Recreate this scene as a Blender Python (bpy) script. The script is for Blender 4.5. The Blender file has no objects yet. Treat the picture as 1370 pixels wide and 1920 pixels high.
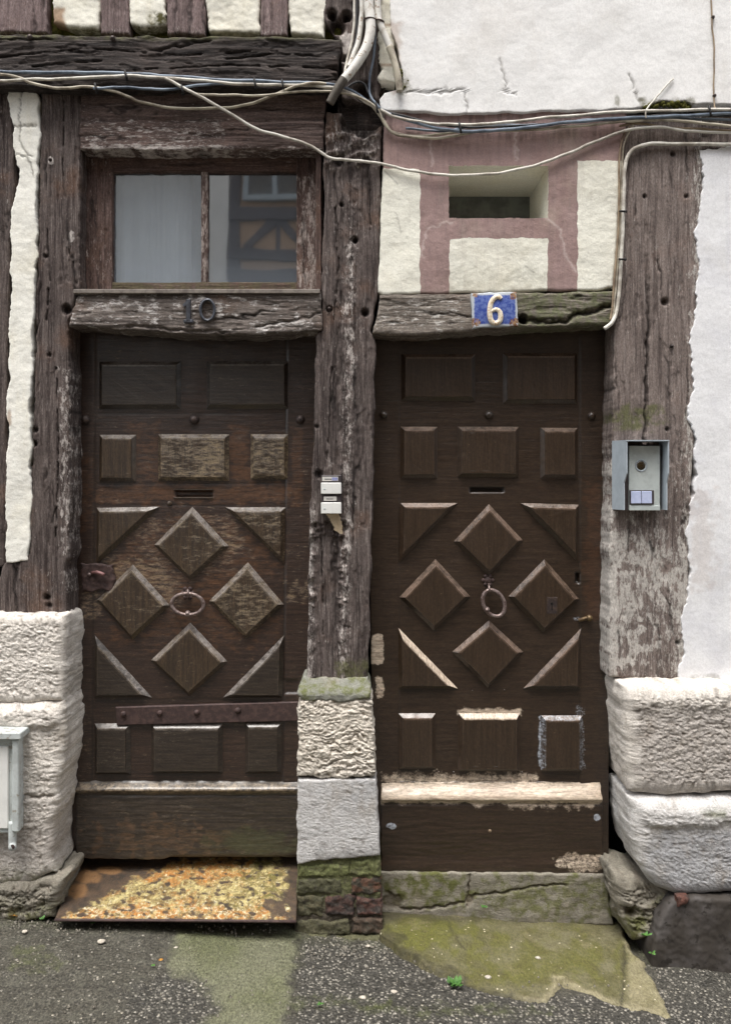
import bpy, math, random
import numpy as np
random.seed(7)
sc = bpy.context.scene
col = sc.collection
D = 3.2; PX = 500.0; CX = 685.0; CY = 900.0; CZ = 1.72
FOC = D * PX

# ------------------------------------------------------------------ measuring helpers
def P(px, py, Y=0.0):
    s = (D + Y) / D
    return ((px - CX) / PX * s, Y, CZ + (CY - py) / PX * s)
def PA(px, py, Y):
    s = (D + Y) / D
    return (px - CX) / PX * s, CZ + (CY - py) / PX * s
def zg(X, Y): return 0.03 - 0.066 * X + 0 * Y
def G(px, py, h=0.0):
    a = (px - CX) / FOC; b = (py - CY) / FOC
    t = (CZ - 0.03 - h) / (b - 0.066 * a)
    return (a * t, t - D)

# ------------------------------------------------------------------ numpy noise
def _hash(ix, iy, seed):
    h = (ix.astype(np.int64) * 374761393 + iy.astype(np.int64) * 668265263 + int(seed) * 1442695041) & 0xffffffff
    h = ((h ^ (h >> 13)) * 1274126177) & 0xffffffff
    return (h ^ (h >> 16)) & 0xffffffff
def pn(x, y, seed=0):
    x = np.asarray(x, float); y = np.asarray(y, float)
    x, y = np.broadcast_arrays(x, y)
    xi = np.floor(x); yi = np.floor(y); xf = x - xi; yf = y - yi
    u = xf * xf * xf * (xf * (xf * 6 - 15) + 10); v = yf * yf * yf * (yf * (yf * 6 - 15) + 10)
    def g(dx, dy):
        a = _hash(xi + dx, yi + dy, seed) / 4294967296.0 * 2 * math.pi
        return np.cos(a) * (xf - dx) + np.sin(a) * (yf - dy)
    n0 = g(0, 0) * (1 - u) + g(1, 0) * u
    n1 = g(0, 1) * (1 - u) + g(1, 1) * u
    return (n0 * (1 - v) + n1 * v) * 1.5
def fbm(x, y, seed=0, o=4, gain=.5):
    r = 0; a = 1.0; f = 1.0
    for k in range(o):
        r = r + a * pn(np.asarray(x) * f + 17.3 * k, np.asarray(y) * f - 9.1 * k, seed + k); a *= gain; f *= 2.03
    return r
def ss(x, a, b):
    t = np.clip((x - a) / (b - a), 0, 1); return t * t * (3 - 2 * t)
def boxm(px, py, x0, y0, x1, y1, s=6, n=0.0, seed=3):
    w = 0
    if n: w = fbm(px / 22.0, py / 22.0, seed, 3) * n
    d = np.minimum(np.minimum(px - x0, x1 - px), np.minimum(py - y0, y1 - py)) + w
    return ss(d, -s, s)
def blob(px, py, x, y, rx, ry, n=.35, seed=5):
    r = np.sqrt(((px - x) / rx) ** 2 + ((py - y) / ry) ** 2) + fbm(px / 25.0, py / 25.0, seed, 3) * n
    return 1 - ss(r, .7, 1.1)
def segd(px, py, pts):
    d = np.full(np.shape(px), 1e9)
    for (x0, y0), (x1, y1) in zip(pts[:-1], pts[1:]):
        dx, dy = x1 - x0, y1 - y0; L2 = dx * dx + dy * dy
        t = np.clip(((px - x0) * dx + (py - y0) * dy) / L2, 0, 1)
        d = np.minimum(d, np.hypot(px - x0 - t * dx, py - y0 - t * dy))
    return d

# ------------------------------------------------------------------ objects
def thing(name, label, cat, loc=(0, 0, 0), group=None):
    o = bpy.data.objects.new(name, None); col.objects.link(o); o.location = loc
    o.empty_display_size = .05
    return tag(o, label, cat, group)
def tag(o, label, cat, group=None, kind='thing'):
    o['label'] = label; o['category'] = cat; o['kind'] = kind
    if group: o['group'] = group
    return o
def root_loc(p):
    v = np.zeros(3)
    while p is not None:
        v += np.array(p.location); p = p.parent
    return v
def mesh(name, V, F, mat, parent=None, smooth=True, attrs=None, mats=None, fm=None):
    V = np.asarray(V, float).reshape(-1, 3) - root_loc(parent)
    me = bpy.data.meshes.new(name)
    if isinstance(F, np.ndarray):
        nf, k = F.shape
        me.vertices.add(len(V)); me.vertices.foreach_set('co', V.ravel())
        me.loops.add(nf * k); me.loops.foreach_set('vertex_index', F.ravel().astype(np.int32))
        me.polygons.add(nf); me.polygons.foreach_set('loop_start', np.arange(0, nf * k, k, dtype=np.int32))
        me.polygons.foreach_set('loop_total', np.full(nf, k, dtype=np.int32))
        me.update(calc_edges=True)
    else:
        me.from_pydata([tuple(v) for v in V], [], F); me.update()
    me.polygons.foreach_set('use_smooth', [smooth] * len(me.polygons))
    for k, a in (attrs or {}).items():
        at = me.attributes.new(k, 'FLOAT', 'POINT'); at.data.foreach_set('value', np.asarray(a, float).ravel())
    for m in (mats or [mat]): me.materials.append(m)
    if fm is not None: me.polygons.foreach_set('material_index', fm)
    me.validate()
    o = bpy.data.objects.new(name, me); col.objects.link(o)
    if parent is not None: o.parent = parent
    return o
def poly(spec):
    if isinstance(spec, (int, float)): return lambda t: np.full(np.shape(t), float(spec))
    a = np.array(spec, float); return lambda t: np.interp(t, a[:, 0], a[:, 1])
def samples(length, res, rim):
    rim = min(rim, length * .3)
    e = [0, .12, .3, .55, 1.0]
    k = max(2, int((length - 2 * rim) / res))
    m = np.linspace(rim, length - rim, k + 1)
    s = np.concatenate([[x * rim for x in e[:-1]], m, [length - x * rim for x in e[:-1]][::-1]])
    return s / length
def grid_faces(nv, nu, keep=None):
    i, j = np.meshgrid(np.arange(nv - 1), np.arange(nu - 1), indexing='ij')
    a = i * nu + j
    F = np.stack([a, a + nu, a + nu + 1, a + 1], -1).reshape(-1, 4)
    if keep is not None: F = F[keep.reshape(-1)]
    return F
def border(nv, nu):
    l = [i * nu for i in range(nv)] + [(nv - 1) * nu + j for j in range(1, nu)]
    l += [i * nu + nu - 1 for i in range(nv - 2, -1, -1)] + [j for j in range(nu - 2, 0, -1)]
    return np.array(l)
def plate(name, L, R, T, B, Y0, Yb, mat, res=.004, rim=.006, disp=None, attrs=None, parent=None,
          edge=(2.0, 40.0), seed=1, hole=None, rings=3, sj=.002, fade=0.0):
    fL, fR, fT, fB = map(poly, (L, R, T, B))
    tt = np.linspace(-400, 2400, 700)
    Tm = float(np.mean(np.array([p[1] for p in T]) if not isinstance(T, (int, float)) else T))
    Bm = float(np.mean(np.array([p[1] for p in B]) if not isinstance(B, (int, float)) else B))
    Lm = float(np.mean(np.array([p[1] for p in L]) if not isinstance(L, (int, float)) else L))
    Rm = float(np.mean(np.array([p[1] for p in R]) if not isinstance(R, (int, float)) else R))
    nv_s = samples((Bm - Tm) / PX, res, rim); nu_s = samples((Rm - Lm) / PX, res, rim)
    u, v = np.meshgrid(nu_s, nv_s)
    am, fr = edge
    eL = lambda t: fL(t) + am * fbm(t / fr, 0 * t + 3.7, seed + 11, 5, .6)
    eR = lambda t: fR(t) + am * fbm(t / fr, 0 * t + 8.7, seed + 12, 5, .6)
    eT = lambda t: fT(t) + am * fbm(t / fr, 0 * t + 1.7, seed + 13, 4)
    eB = lambda t: fB(t) + am * fbm(t / fr, 0 * t + 5.7, seed + 14, 4)
    py = Tm + (Bm - Tm) * v
    px = eL(py) + (eR(py) - eL(py)) * u
    py = eT(px) + (eB(px) - eT(px)) * v
    px = eL(py) + (eR(py) - eL(py)) * u
    X, Z = PA(px, py, Y0)
    W = (eR(py) - eL(py)) / PX; H = (eB(px) - eT(px)) / PX
    e = np.minimum(np.minimum(u * W, (1 - u) * W), np.minimum(v * H, (1 - v) * H))
    q = np.clip(1 - e / max(rim, 1e-6), 0, 1)
    Y = Y0 + rim * (1 - np.sqrt(np.clip(1 - q * q, 0, 1)))
    at = {}
    if disp is not None:
        d = disp(X, Z, px, py)
        if isinstance(d, tuple): d, ck = d; at['ck'] = ck
        if fade: d = d * (.12 + .88 * ss(e, .004, fade))
        Y = Y - d
    if attrs is not None: at.update(attrs(px, py))
    nv, nu = u.shape
    keep = None
    if hole is not None:
        cx = (px[:-1, :-1] + px[1:, 1:]) / 2; cy = (py[:-1, :-1] + py[1:, 1:]) / 2
        keep = ~((cx > hole[0]) & (cx < hole[2]) & (cy > hole[1]) & (cy < hole[3]))
    F = [grid_faces(nv, nu, keep)]
    V = [np.stack([X, Y, Z], -1).reshape(-1, 3)]
    b = border(nv, nu); prev = b; base = nv * nu; nb = len(b)
    cxm, czm = X.mean(), Z.mean()
    fb = V[0][b]
    sm = fb.copy(); wgt = np.ones(nb)
    for _ in range(10): sm = (np.roll(sm, 1, 0) + sm * 2 + np.roll(sm, -1, 0)) / 4
    for k in range(1, rings + 1):
        f = (k / rings) ** 1.3
        g = min(1.0, f * 3.0)
        r = fb * (1 - g) + sm * g; r[:, 1] = r[:, 1] + (Yb - r[:, 1]) * f
        if k < rings + 1 and sj:
            nx = fbm(r[:, 1] * 34 + 5, (r[:, 2] + r[:, 0]) * 22, seed + 31, 3) * sj * 1.6
            r[:, 0] += np.sign(r[:, 0] - cxm) * nx; r[:, 2] += np.sign(r[:, 2] - czm) * nx
        V.append(r); cur = base + np.arange(nb); base += nb
        F.append(np.stack([prev, cur, np.roll(cur, -1), np.roll(prev, -1)], -1)); prev = cur
    for k in at:
        a = np.asarray(at[k], float) * np.ones_like(px); a = a.ravel()
        at[k] = np.concatenate([a] + [a[b]] * rings)
    return mesh(name, np.concatenate(V), np.concatenate(F), mat, parent, True, at)
def gridmesh(name, Pt, mat, parent=None, skirt=None, attrs=None, keep=None, smooth=True):
    nv, nu, _ = Pt.shape
    V = [Pt.reshape(-1, 3)]; F = [grid_faces(nv, nu, keep)]
    at = {k: np.asarray(a, float).ravel() for k, a in (attrs or {}).items()}
    if skirt is not None:
        b = border(nv, nu); V.append(V[0][b] + np.array(skirt)); c = nv * nu + np.arange(len(b))
        F.append(np.stack([b, c, np.roll(c, -1), np.roll(b, -1)], -1))
        at = {k: np.concatenate([a, a[b]]) for k, a in at.items()}
    return mesh(name, np.concatenate(V), np.concatenate(F), mat, parent, smooth, at)
def crom(pts, n=6, closed=False):
    p = np.array(pts, float); out = []
    N = len(p)
    for i in range(N if closed else N - 1):
        if closed: a, b, c, d = p[(i - 1) % N], p[i], p[(i + 1) % N], p[(i + 2) % N]
        else: a, b, c, d = p[max(i - 1, 0)], p[i], p[i + 1], p[min(i + 2, N - 1)]
        for k in range(n):
            t = k / n
            out.append(.5 * ((2 * b) + (-a + c) * t + (2 * a - 5 * b + 4 * c - d) * t * t + (-a + 3 * b - 3 * c + d) * t ** 3))
    if not closed: out.append(p[-1])
    return np.array(out)
def tube_vf(path, r, sides=8, closed=False, off=0):
    p = np.asarray(path, float); N = len(p)
    r = np.broadcast_to(np.asarray(r, float), (N,))
    t = np.roll(p, -1, 0) - np.roll(p, 1, 0)
    if not closed: t[0] = p[1] - p[0]; t[-1] = p[-1] - p[-2]
    t /= np.linalg.norm(t, axis=1)[:, None] + 1e-12
    n = np.array([0, -1, 0.]); V = []
    for i in range(N):
        n = n - t[i] * n.dot(t[i]); ln = np.linalg.norm(n)
        if ln < 1e-4: n = np.array([1., 0, 0]) - t[i] * t[i][0]; ln = np.linalg.norm(n)
        n = n / ln; b = np.cross(t[i], n)
        for k in range(sides):
            a = 2 * math.pi * k / sides
            V.append(p[i] + r[i] * (math.cos(a) * n + math.sin(a) * b))
    F = []
    for i in range(N if closed else N - 1):
        for k in range(sides):
            a = i * sides + k; b2 = i * sides + (k + 1) % sides; j = (i + 1) % N
            F.append([off + a, off + b2, off + j * sides + (k + 1) % sides, off + j * sides + k])
    if not closed:
        F.append([off + k for k in range(sides)][::-1]); F.append([off + (N - 1) * sides + k for k in range(sides)])
    return V, F
def tube(name, path, r, mat, parent=None, sides=8, closed=False, n=6, attrs=None):
    pts = crom(path, n, closed) if n > 1 else np.array(path)
    if not np.isscalar(r):
        r = np.interp(np.linspace(0, 1, len(pts)), np.linspace(0, 1, len(r)), r)
    V, F = tube_vf(pts, r, sides, closed)
    return mesh(name, V, F, mat, parent)
class MB:
    def __init__(s): s.V = []; s.F = []
    def add(s, V, F):
        o = len(s.V); s.V += [tuple(v) for v in V]; s.F += [[i + o for i in f] for f in F]; return s
    def box(s, x0, x1, y0, y1, z0, z1, bev=0.0):
        if bev <= 0:
            V = [(x, y, z) for x in (x0, x1) for y in (y0, y1) for z in (z0, z1)]
            F = [[0, 1, 3, 2], [4, 6, 7, 5], [0, 4, 5, 1], [2, 3, 7, 6], [0, 2, 6, 4], [1, 5, 7, 3]]
            return s.add(V, F)
        b = bev; V = []; idx = {}
        for ix, x in enumerate((x0, x1)):
            for iy, y in enumerate((y0, y1)):
                for iz, z in enumerate((z0, z1)):
                    sx, sy, sz = (1 - 2 * ix), (1 - 2 * iy), (1 - 2 * iz)
                    for ax in range(3):
                        p = [x + sx * b, y + sy * b, z + sz * b]; p[ax] = (x, y, z)[ax]
                        idx[(ix, iy, iz, ax)] = len(V); V.append(p)
        F = []
        cen = np.array([(x0 + x1) / 2, (y0 + y1) / 2, (z0 + z1) / 2])
        def addf(f):
            p = np.array([V[i] for i in f]); n = np.cross(p[1] - p[0], p[2] - p[0])
            if n.dot(p.mean(0) - cen) < 0: f = f[::-1]
            F.append(f)
        I = lambda c, ax: idx[(c[0], c[1], c[2], ax)]
        for ax in range(3):
            o = [a for a in range(3) if a != ax]
            for sv in (0, 1):
                f = []
                for (p, q) in ((0, 0), (0, 1), (1, 1), (1, 0)):
                    c = [0, 0, 0]; c[ax] = sv; c[o[0]] = p; c[o[1]] = q; f.append(I(c, ax))
                addf(f)
            for p in (0, 1):
                for q in (0, 1):
                    c0 = [0, 0, 0]; c1 = [0, 0, 0]; c0[ax] = 0; c1[ax] = 1
                    c0[o[0]] = c1[o[0]] = p; c0[o[1]] = c1[o[1]] = q
                    addf([I(c0, o[0]), I(c1, o[0]), I(c1, o[1]), I(c0, o[1])])
        for ix in (0, 1):
            for iy in (0, 1):
                for iz in (0, 1): addf([I((ix, iy, iz), a) for a in range(3)])
        return s.add(V, F)
    def dome(s, c, r, h, seg=14, rg=5, lean=0):
        V = []; F = []
        for i in range(rg + 1):
            a = math.pi / 2 * i / rg
            for k in range(seg):
                t = 2 * math.pi * k / seg
                V.append((c[0] + r * math.cos(a) * math.cos(t), c[1] - h * math.sin(a), c[2] + r * math.cos(a) * math.sin(t)))
        for i in range(rg):
            for k in range(seg):
                F.append([i * seg + k, i * seg + (k + 1) % seg, (i + 1) * seg + (k + 1) % seg, (i + 1) * seg + k])
        return s.add(V, F)
    def tube(s, path, r, sides=8, closed=False):
        V, F = tube_vf(path, r, sides, closed); return s.add(V, F)
    def build(s, name, mat, parent=None, smooth=False, mats=None, fm=None):
        return mesh(name, s.V, s.F, mat, parent, smooth, None, mats, fm)

# ------------------------------------------------------------------ node helpers
def lin(c):
    return tuple(((x / 255.0) / 12.92 if x / 255.0 <= .04045 else ((x / 255.0 + .055) / 1.055) ** 2.4) for x in c) + (1,)
class NB:
    def __init__(s, name):
        s.m = bpy.data.materials.new(name); s.m.use_nodes = True; s.t = s.m.node_tree; s.t.nodes.clear()
        s.tc = s.t.nodes.new('ShaderNodeTexCoord')
    def n(s, ty, **kw):
        x = s.t.nodes.new(ty)
        for k, v in kw.items(): setattr(x, k, v)
        return x
    def put(s, sock, v):
        if isinstance(v, bpy.types.NodeSocket): s.t.links.new(v, sock)
        else:
            sock.default_value = v
    def co(s, sx=1, sy=1, sz=1, loc=(0, 0, 0), rot=(0, 0, 0)):
        m = s.n('ShaderNodeMapping'); s.t.links.new(s.tc.outputs['Object'], m.inputs[0])
        m.inputs['Scale'].default_value = (sx, sy, sz); m.inputs['Location'].default_value = loc; m.inputs['Rotation'].default_value = rot
        return m.outputs[0]
    def noise(s, vec, scale=1, detail=5, rough=.55, dist=0):
        x = s.n('ShaderNodeTexNoise'); s.put(x.inputs['Vector'], vec)
        x.inputs['Scale'].default_value = scale; x.inputs['Detail'].default_value = detail
        x.inputs['Roughness'].default_value = rough; x.inputs['Distortion'].default_value = dist
        return x.outputs['Fac']
    def vor(s, vec, scale=1, feat='F1', out='Distance', rnd=1):
        x = s.n('ShaderNodeTexVoronoi', feature=feat); s.put(x.inputs['Vector'], vec); x.inputs['Scale'].default_value = scale
        x.inputs['Randomness'].default_value = rnd
        return x.outputs[out]
    def step(s, v, a, b, lo=0., hi=1.):
        x = s.n('ShaderNodeMapRange', interpolation_type='SMOOTHSTEP'); s.put(x.inputs[0], v)
        x.inputs[1].default_value = a; x.inputs[2].default_value = b; x.inputs[3].default_value = lo; x.inputs[4].default_value = hi
        return x.outputs[0]
    def math(s, op, a, b=0.0, clamp=False):
        x = s.n('ShaderNodeMath', operation=op, use_clamp=clamp); s.put(x.inputs[0], a); s.put(x.inputs[1], b); return x.outputs[0]
    def mix(s, f, a, b, mode='MIX'):
        x = s.n('ShaderNodeMix', data_type='RGBA', blend_type=mode); s.put(x.inputs[0], f); s.put(x.inputs[6], a); s.put(x.inputs[7], b)
        return x.outputs[2]
    def attr(s, name):
        x = s.n('ShaderNodeAttribute', attribute_name=name); return x.outputs['Fac']
    def bump(s, h, strength=.5, dist=.01, nrm=None):
        x = s.n('ShaderNodeBump'); x.inputs['Strength'].default_value = strength; x.inputs['Distance'].default_value = dist
        s.put(x.inputs['Height'], h)
        if nrm is not None: s.t.links.new(nrm, x.inputs['Normal'])
        return x.outputs[0]
    def grit(s, c, lo=.7, hi=1.25, scale=230, st=1.0, L=(0, 0, 0)):
        nz = s.noise(s.co(scale, scale * .5, scale * st, L), 1, 4, .75)
        g = s.step(nz, .32, .68, lo, hi); k = s.n('ShaderNodeCombineColor')
        for i in range(3): s.put(k.inputs[i], g)
        return s.mix(1.0, c, k.outputs[0], 'MULTIPLY')
    def sep(s, v, i):
        x = s.n('ShaderNodeSeparateXYZ'); s.put(x.inputs[0], v); return x.outputs[i]
    def out(s, c, rough=.85, nrm=None, metal=0, spec=.3, coat=0, coat_r=.2):
        b = s.n('ShaderNodeBsdfPrincipled'); o = s.n('ShaderNodeOutputMaterial'); s.t.links.new(b.outputs[0], o.inputs[0])
        s.put(b.inputs['Base Color'], c); s.put(b.inputs['Roughness'], rough); s.put(b.inputs['Metallic'], metal)
        b.inputs['Specular IOR Level'].default_value = spec
        b.inputs['Coat Weight'].default_value = coat; b.inputs['Coat Roughness'].default_value = coat_r
        if nrm is not None: s.t.links.new(nrm, b.inputs['Normal'])
        return s.m

def wood_mat(name, axis, dark, mid, light, fleck=(190, 182, 176), fth=.62, moss=(92, 92, 62), warm=(120, 88, 66), seed=0, fine=1.0, rough=.85, bmp=.6):
    b = NB(name); L = (seed * 1.7, seed * .9, seed * 2.3)
    al, ac = (3, 60) if axis == 'v' else (60, 3)
    g = b.noise(b.co(ac if axis == 'v' else 3, 40, 3 if axis == 'v' else 60, L), 1, 8, .65, .4)
    g2 = b.noise(b.co(160 * fine if axis == 'v' else 9, 90, 9 if axis == 'v' else 160 * fine, L), 1, 6, .7)
    big = b.noise(b.co(5, 5, 5, L), 1, 5, .6)
    c = b.mix(b.step(g, .33, .62), lin(dark), lin(mid))
    c = b.mix(b.math('MULTIPLY', b.step(g2, .48, .68), .75), c, lin(light))
    c = b.mix(b.math('MULTIPLY', b.step(big, .52, .72), .35), c, lin(warm))
    c = b.mix(b.math('MULTIPLY', b.step(big, .5, .3), .45), c, lin(dark))
    fl = b.noise(b.co(70 if axis == 'v' else 22, 40, 22 if axis == 'v' else 70, (L[0] + 3, L[1], L[2])), 1, 7, .72)
    fl2 = b.math('ADD', fl, b.math('MULTIPLY', b.attr('m1'), .22))
    fl2 = b.math('ADD', fl2, b.math('MULTIPLY', b.math('SUBTRACT', big, .5), .25))
    fm = b.step(fl2, fth - .03, fth + .07)
    f3 = b.noise(b.co(190 if axis == 'v' else 60, 60, 60 if axis == 'v' else 190, L), 1, 5, .75)
    f3 = b.math('ADD', f3, b.math('MULTIPLY', b.attr('m1'), .16))
    fm = b.math('MAXIMUM', b.math('MULTIPLY', fm, b.step(f3, .38, .62)), b.math('MULTIPLY', b.step(f3, .62, .72), .65))
    c = b.mix(b.math('MULTIPLY', fm, .85), c, lin(fleck))
    mo = b.math('MULTIPLY', b.attr('m2'), b.step(b.noise(b.co(30, 30, 30, L), 1, 6, .7), .35, .6))
    c = b.mix(mo, c, lin(moss))
    c = b.mix(b.math('MULTIPLY', b.attr('ck'), .75), c, lin((26, 21, 20)))
    sp = b.noise(b.co(220, 220, 220, L), 1, 3, .6)
    c = b.mix(b.step(sp, .66, .72, 0, .6), c, lin((28, 23, 22)))
    h = b.math('ADD', b.math('MULTIPLY', g, 1.2), b.math('MULTIPLY', g2, .9))
    h = b.math('ADD', h, b.math('MULTIPLY', fm, .25))
    h = b.math('SUBTRACT', h, b.step(sp, .64, .72, 0, .6))
    c = b.grit(c, .68, 1.3, 240 if axis == 'v' else 90, .4 if axis == 'v' else 2.6, L)
    return b.out(c, rough, b.bump(h, bmp, .006), spec=.25)

def plaster_mat(name, base, stain=(200, 190, 165), dirt=(120, 112, 95), second=None, seed=0, bmp=.35, scale=1.0, amt=.5, pock=.0):
    b = NB(name); L = (seed * 2.1, seed, seed * 1.3)
    n1 = b.noise(b.co(4 * scale, 4, 4 * scale, L), 1, 6, .6)
    n2 = b.noise(b.co(40 * scale, 40, 40 * scale, L), 1, 6, .65)
    n3 = b.noise(b.co(160, 160, 160, L), 1, 4, .6)
    c = lin(base)
    if second is not None:
        s2 = b.mix(b.step(b.noise(b.co(60, 20, 9, L), 1, 6, .7), .4, .75), lin(second[0]), lin(second[1]))
        f = b.step(b.math('ADD', b.attr('m1'), b.math('MULTIPLY', b.math('SUBTRACT', n2, .5), .35)), .42, .58)
        c = b.mix(f, c, s2)
    c = b.mix(b.math('MULTIPLY', b.step(n1, .45, .75), amt), c, lin(stain), 'MIX' if second is None else 'MULTIPLY')
    c = b.mix(b.step(n2, .68, .8, 0, .35), c, lin(dirt))
    c = b.mix(b.math('MULTIPLY', b.attr('m2'), b.step(n2, .3, .62)), c, lin((88, 84, 52)))
    c = b.mix(b.attr('m3'), c, lin((60, 50, 42)))
    c = b.mix(b.math('MULTIPLY', b.attr('m4'), .8), c, lin((150, 112, 78)))
    c = b.mix(b.attr('m5'), c, lin((206, 190, 184)))
    run = b.noise(b.co(22, 8, 1.6, L), 1, 6, .7); blot = b.noise(b.co(2.2, 2.2, 2.2, L), 1, 5, .65)
    c = b.mix(b.math('MULTIPLY', b.step(run, .5, .72, 0, .4), b.step(blot, .35, .6)), c, lin(stain if second is None else (170, 160, 150)))
    c = b.mix(b.step(blot, .52, .7, 0, .3), c, lin(dirt))
    c = b.grit(c, .88, 1.05, 170, 1, L)
    h = b.math('ADD', b.math('MULTIPLY', n2, .6), b.math('MULTIPLY', n3, .8))
    return b.out(c, .9, b.bump(h, bmp, .004), spec=.2)

def stone_mat(name, base, cool, dark=(120, 112, 100), seed=0, bmp=.5, moss=(92, 98, 52)):
    b = NB(name); L = (seed * 1.3, seed * 2.2, seed * .7)
    n1 = b.noise(b.co(5, 5, 7, L), 1, 6, .6)
    st = b.noise(b.co(18, 25, 60, L), 1, 7, .68, .8)
    n3 = b.noise(b.co(110, 110, 160, L), 1, 5, .7)
    c = b.mix(b.math('ADD', b.attr('m1'), b.step(n1, .5, .8, 0, .5), True), lin(base), lin(cool))
    c = b.mix(b.step(st, .5, .3, 0, .45), c, lin(dark))
    c = b.mix(b.step(n3, .62, .74, 0, .4), c, lin(dark))
    c = b.mix(b.step(n3, .38, .28, 0, .5), c, lin((240, 236, 228)))
    c = b.mix(b.math('MULTIPLY', b.attr('m2'), b.step(b.noise(b.co(28, 28, 28, L), 1, 6, .7), .36, .6)), c, lin(moss))
    c = b.mix(b.math('MULTIPLY', b.attr('ck'), .6), c, lin((92, 80, 66)))
    c = b.mix(b.math('MULTIPLY', b.attr('m3'), b.step(n1, .25, .6)), c, lin((62, 56, 52)))
    stn = b.noise(b.co(11, 11, 5, L), 1, 7, .72)
    c = b.mix(b.step(stn, .5, .7, 0, .6), c, lin((160, 150, 138)))
    c = b.mix(b.step(b.noise(b.co(3.5, 3.5, 3.5, L), 1, 6, .7), .55, .7, 0, .4), c, lin((176, 166, 150)))
    c = b.grit(c, .72, 1.08, 200, 1.5, L)
    h = b.math('ADD', b.math('MULTIPLY', st, 1.1), b.math('MULTIPLY', n3, 1.3))
    return b.out(c, .92, b.bump(h, bmp, .007), spec=.2)

def door_mat(name, base, base2, warm, pale, fl, seed=0, rough=.5, worn=.0, axis='h', coat=.45, top_light_col=(146, 139, 134)):
    b = NB(name); L = (seed * 1.9, seed * 1.1, seed)
    gv = b.noise(b.co(7, 40, 120, L) if axis == 'h' else b.co(120, 40, 7, L), 1, 7, .65, .3)
    big = b.noise(b.co(6, 6, 6, L), 1, 6, .62)
    c = b.mix(b.step(gv, .35, .65), lin(base), lin(base2))
    wf = b.math('MULTIPLY', b.step(b.math('ADD', b.noise(b.co(16, 20, 50, L), 1, 8, .78), b.math('MULTIPLY', b.attr('m2'), .24)), .56, .84), worn)
    c = b.mix(wf, c, lin(warm))
    f = b.noise(b.co(26, 60, 90, (L[0] + 5, 0, 0), (0, -.75, 0)), 1, 8, .8)
    f = b.math('ADD', f, b.math('MULTIPLY', b.math('SUBTRACT', big, .5), .3))
    f = b.math('ADD', f, b.math('MULTIPLY', b.attr('m3'), .13))
    fs = b.noise(b.co(55, 90, 190, L, (0, -.75, 0)), 1, 5, .75)
    c = b.mix(b.step(f, fl - .03, fl + .16, 0, .6), c, lin(pale))
    c = b.mix(b.math('MULTIPLY', b.step(fs, .62, .74, 0, .6), b.step(big, .42, .6)), c, lin(pale))
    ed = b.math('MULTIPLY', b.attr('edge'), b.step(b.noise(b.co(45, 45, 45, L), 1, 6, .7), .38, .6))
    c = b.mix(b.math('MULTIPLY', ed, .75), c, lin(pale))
    top_wear_light = b.math('MULTIPLY', b.attr('m6'), b.step(b.math('ADD', b.math('MULTIPLY', b.noise(b.co(60, 60, 60, L), 1, 7, .75), .5), b.math('MULTIPLY', b.noise(b.co(11, 11, 11, L), 1, 4, .7), .5)), .38, .60)); c = b.mix(top_wear_light, c, lin(top_light_col))  # weathered grey on upward bevels, also painting in their sky highlights
    n = b.math('MULTIPLY', b.math('SUBTRACT', b.noise(b.co(50, 50, 90, L), 1, 6, .7), .5), 1.1)
    pr = b.step(b.math('ADD', b.math('ADD', b.attr('m1'), n), b.math('MULTIPLY', b.math('SUBTRACT', b.noise(b.co(160, 90, 200), 1, 4, .7), .5), .9)), .36, .86)
    c = b.mix(pr, c, b.mix(b.step(gv, .35, .7), lin((204, 188, 168)), lin((156, 138, 120))))
    pb = b.step(b.math('ADD', b.math('ADD', b.attr('m4'), n), b.math('MULTIPLY', b.math('SUBTRACT', b.noise(b.co(160, 90, 120), 1, 4, .7), .5), 1.0)), .5, .95)
    c = b.mix(b.math('MULTIPLY', pb, .85), c, lin((176, 182, 192)))
    c = b.mix(b.math('MULTIPLY', b.attr('m5'), b.step(big, .3, .6)), c, lin((66, 66, 46)))
    c = b.mix(b.math('MULTIPLY', b.attr('ck'), .8), c, lin((18, 14, 12)))
    c = b.grit(c, .72, 1.32, 60 if axis == 'h' else 220, 3 if axis == 'h' else .35, L)
    r = b.math('ADD', b.math('MULTIPLY', big, .3), rough - .15)
    r = b.math('ADD', r, b.math('MULTIPLY', pr, .3))
    h = b.math('ADD', b.math('MULTIPLY', gv, 1.0), b.math('MULTIPLY', b.step(f, fl - .03, fl + .12), -.5))
    h = b.math('SUBTRACT', h, b.math('MULTIPLY', pr, .5))
    h = b.math('ADD', h, b.math('MULTIPLY', fs, .5))
    return b.out(c, r, b.bump(h, .45, .004), spec=.5, coat=coat, coat_r=.22)

def simple(name, c, c2=None, rough=.5, metal=0, scale=60, spec=.4, lo=.4, hi=.65, bmp=.15, c3=None):
    b = NB(name); n = b.noise(b.co(scale, scale, scale), 1, 6, .65)
    k = b.mix(b.step(n, lo, hi), lin(c), lin(c2 or c))
    if c3: k = b.mix(b.step(b.noise(b.co(scale * 3, scale * 3, scale * 3), 1, 4, .6), .58, .66), k, lin(c3))
    return b.out(k, rough, b.bump(n, bmp, .003), metal, spec)

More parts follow.
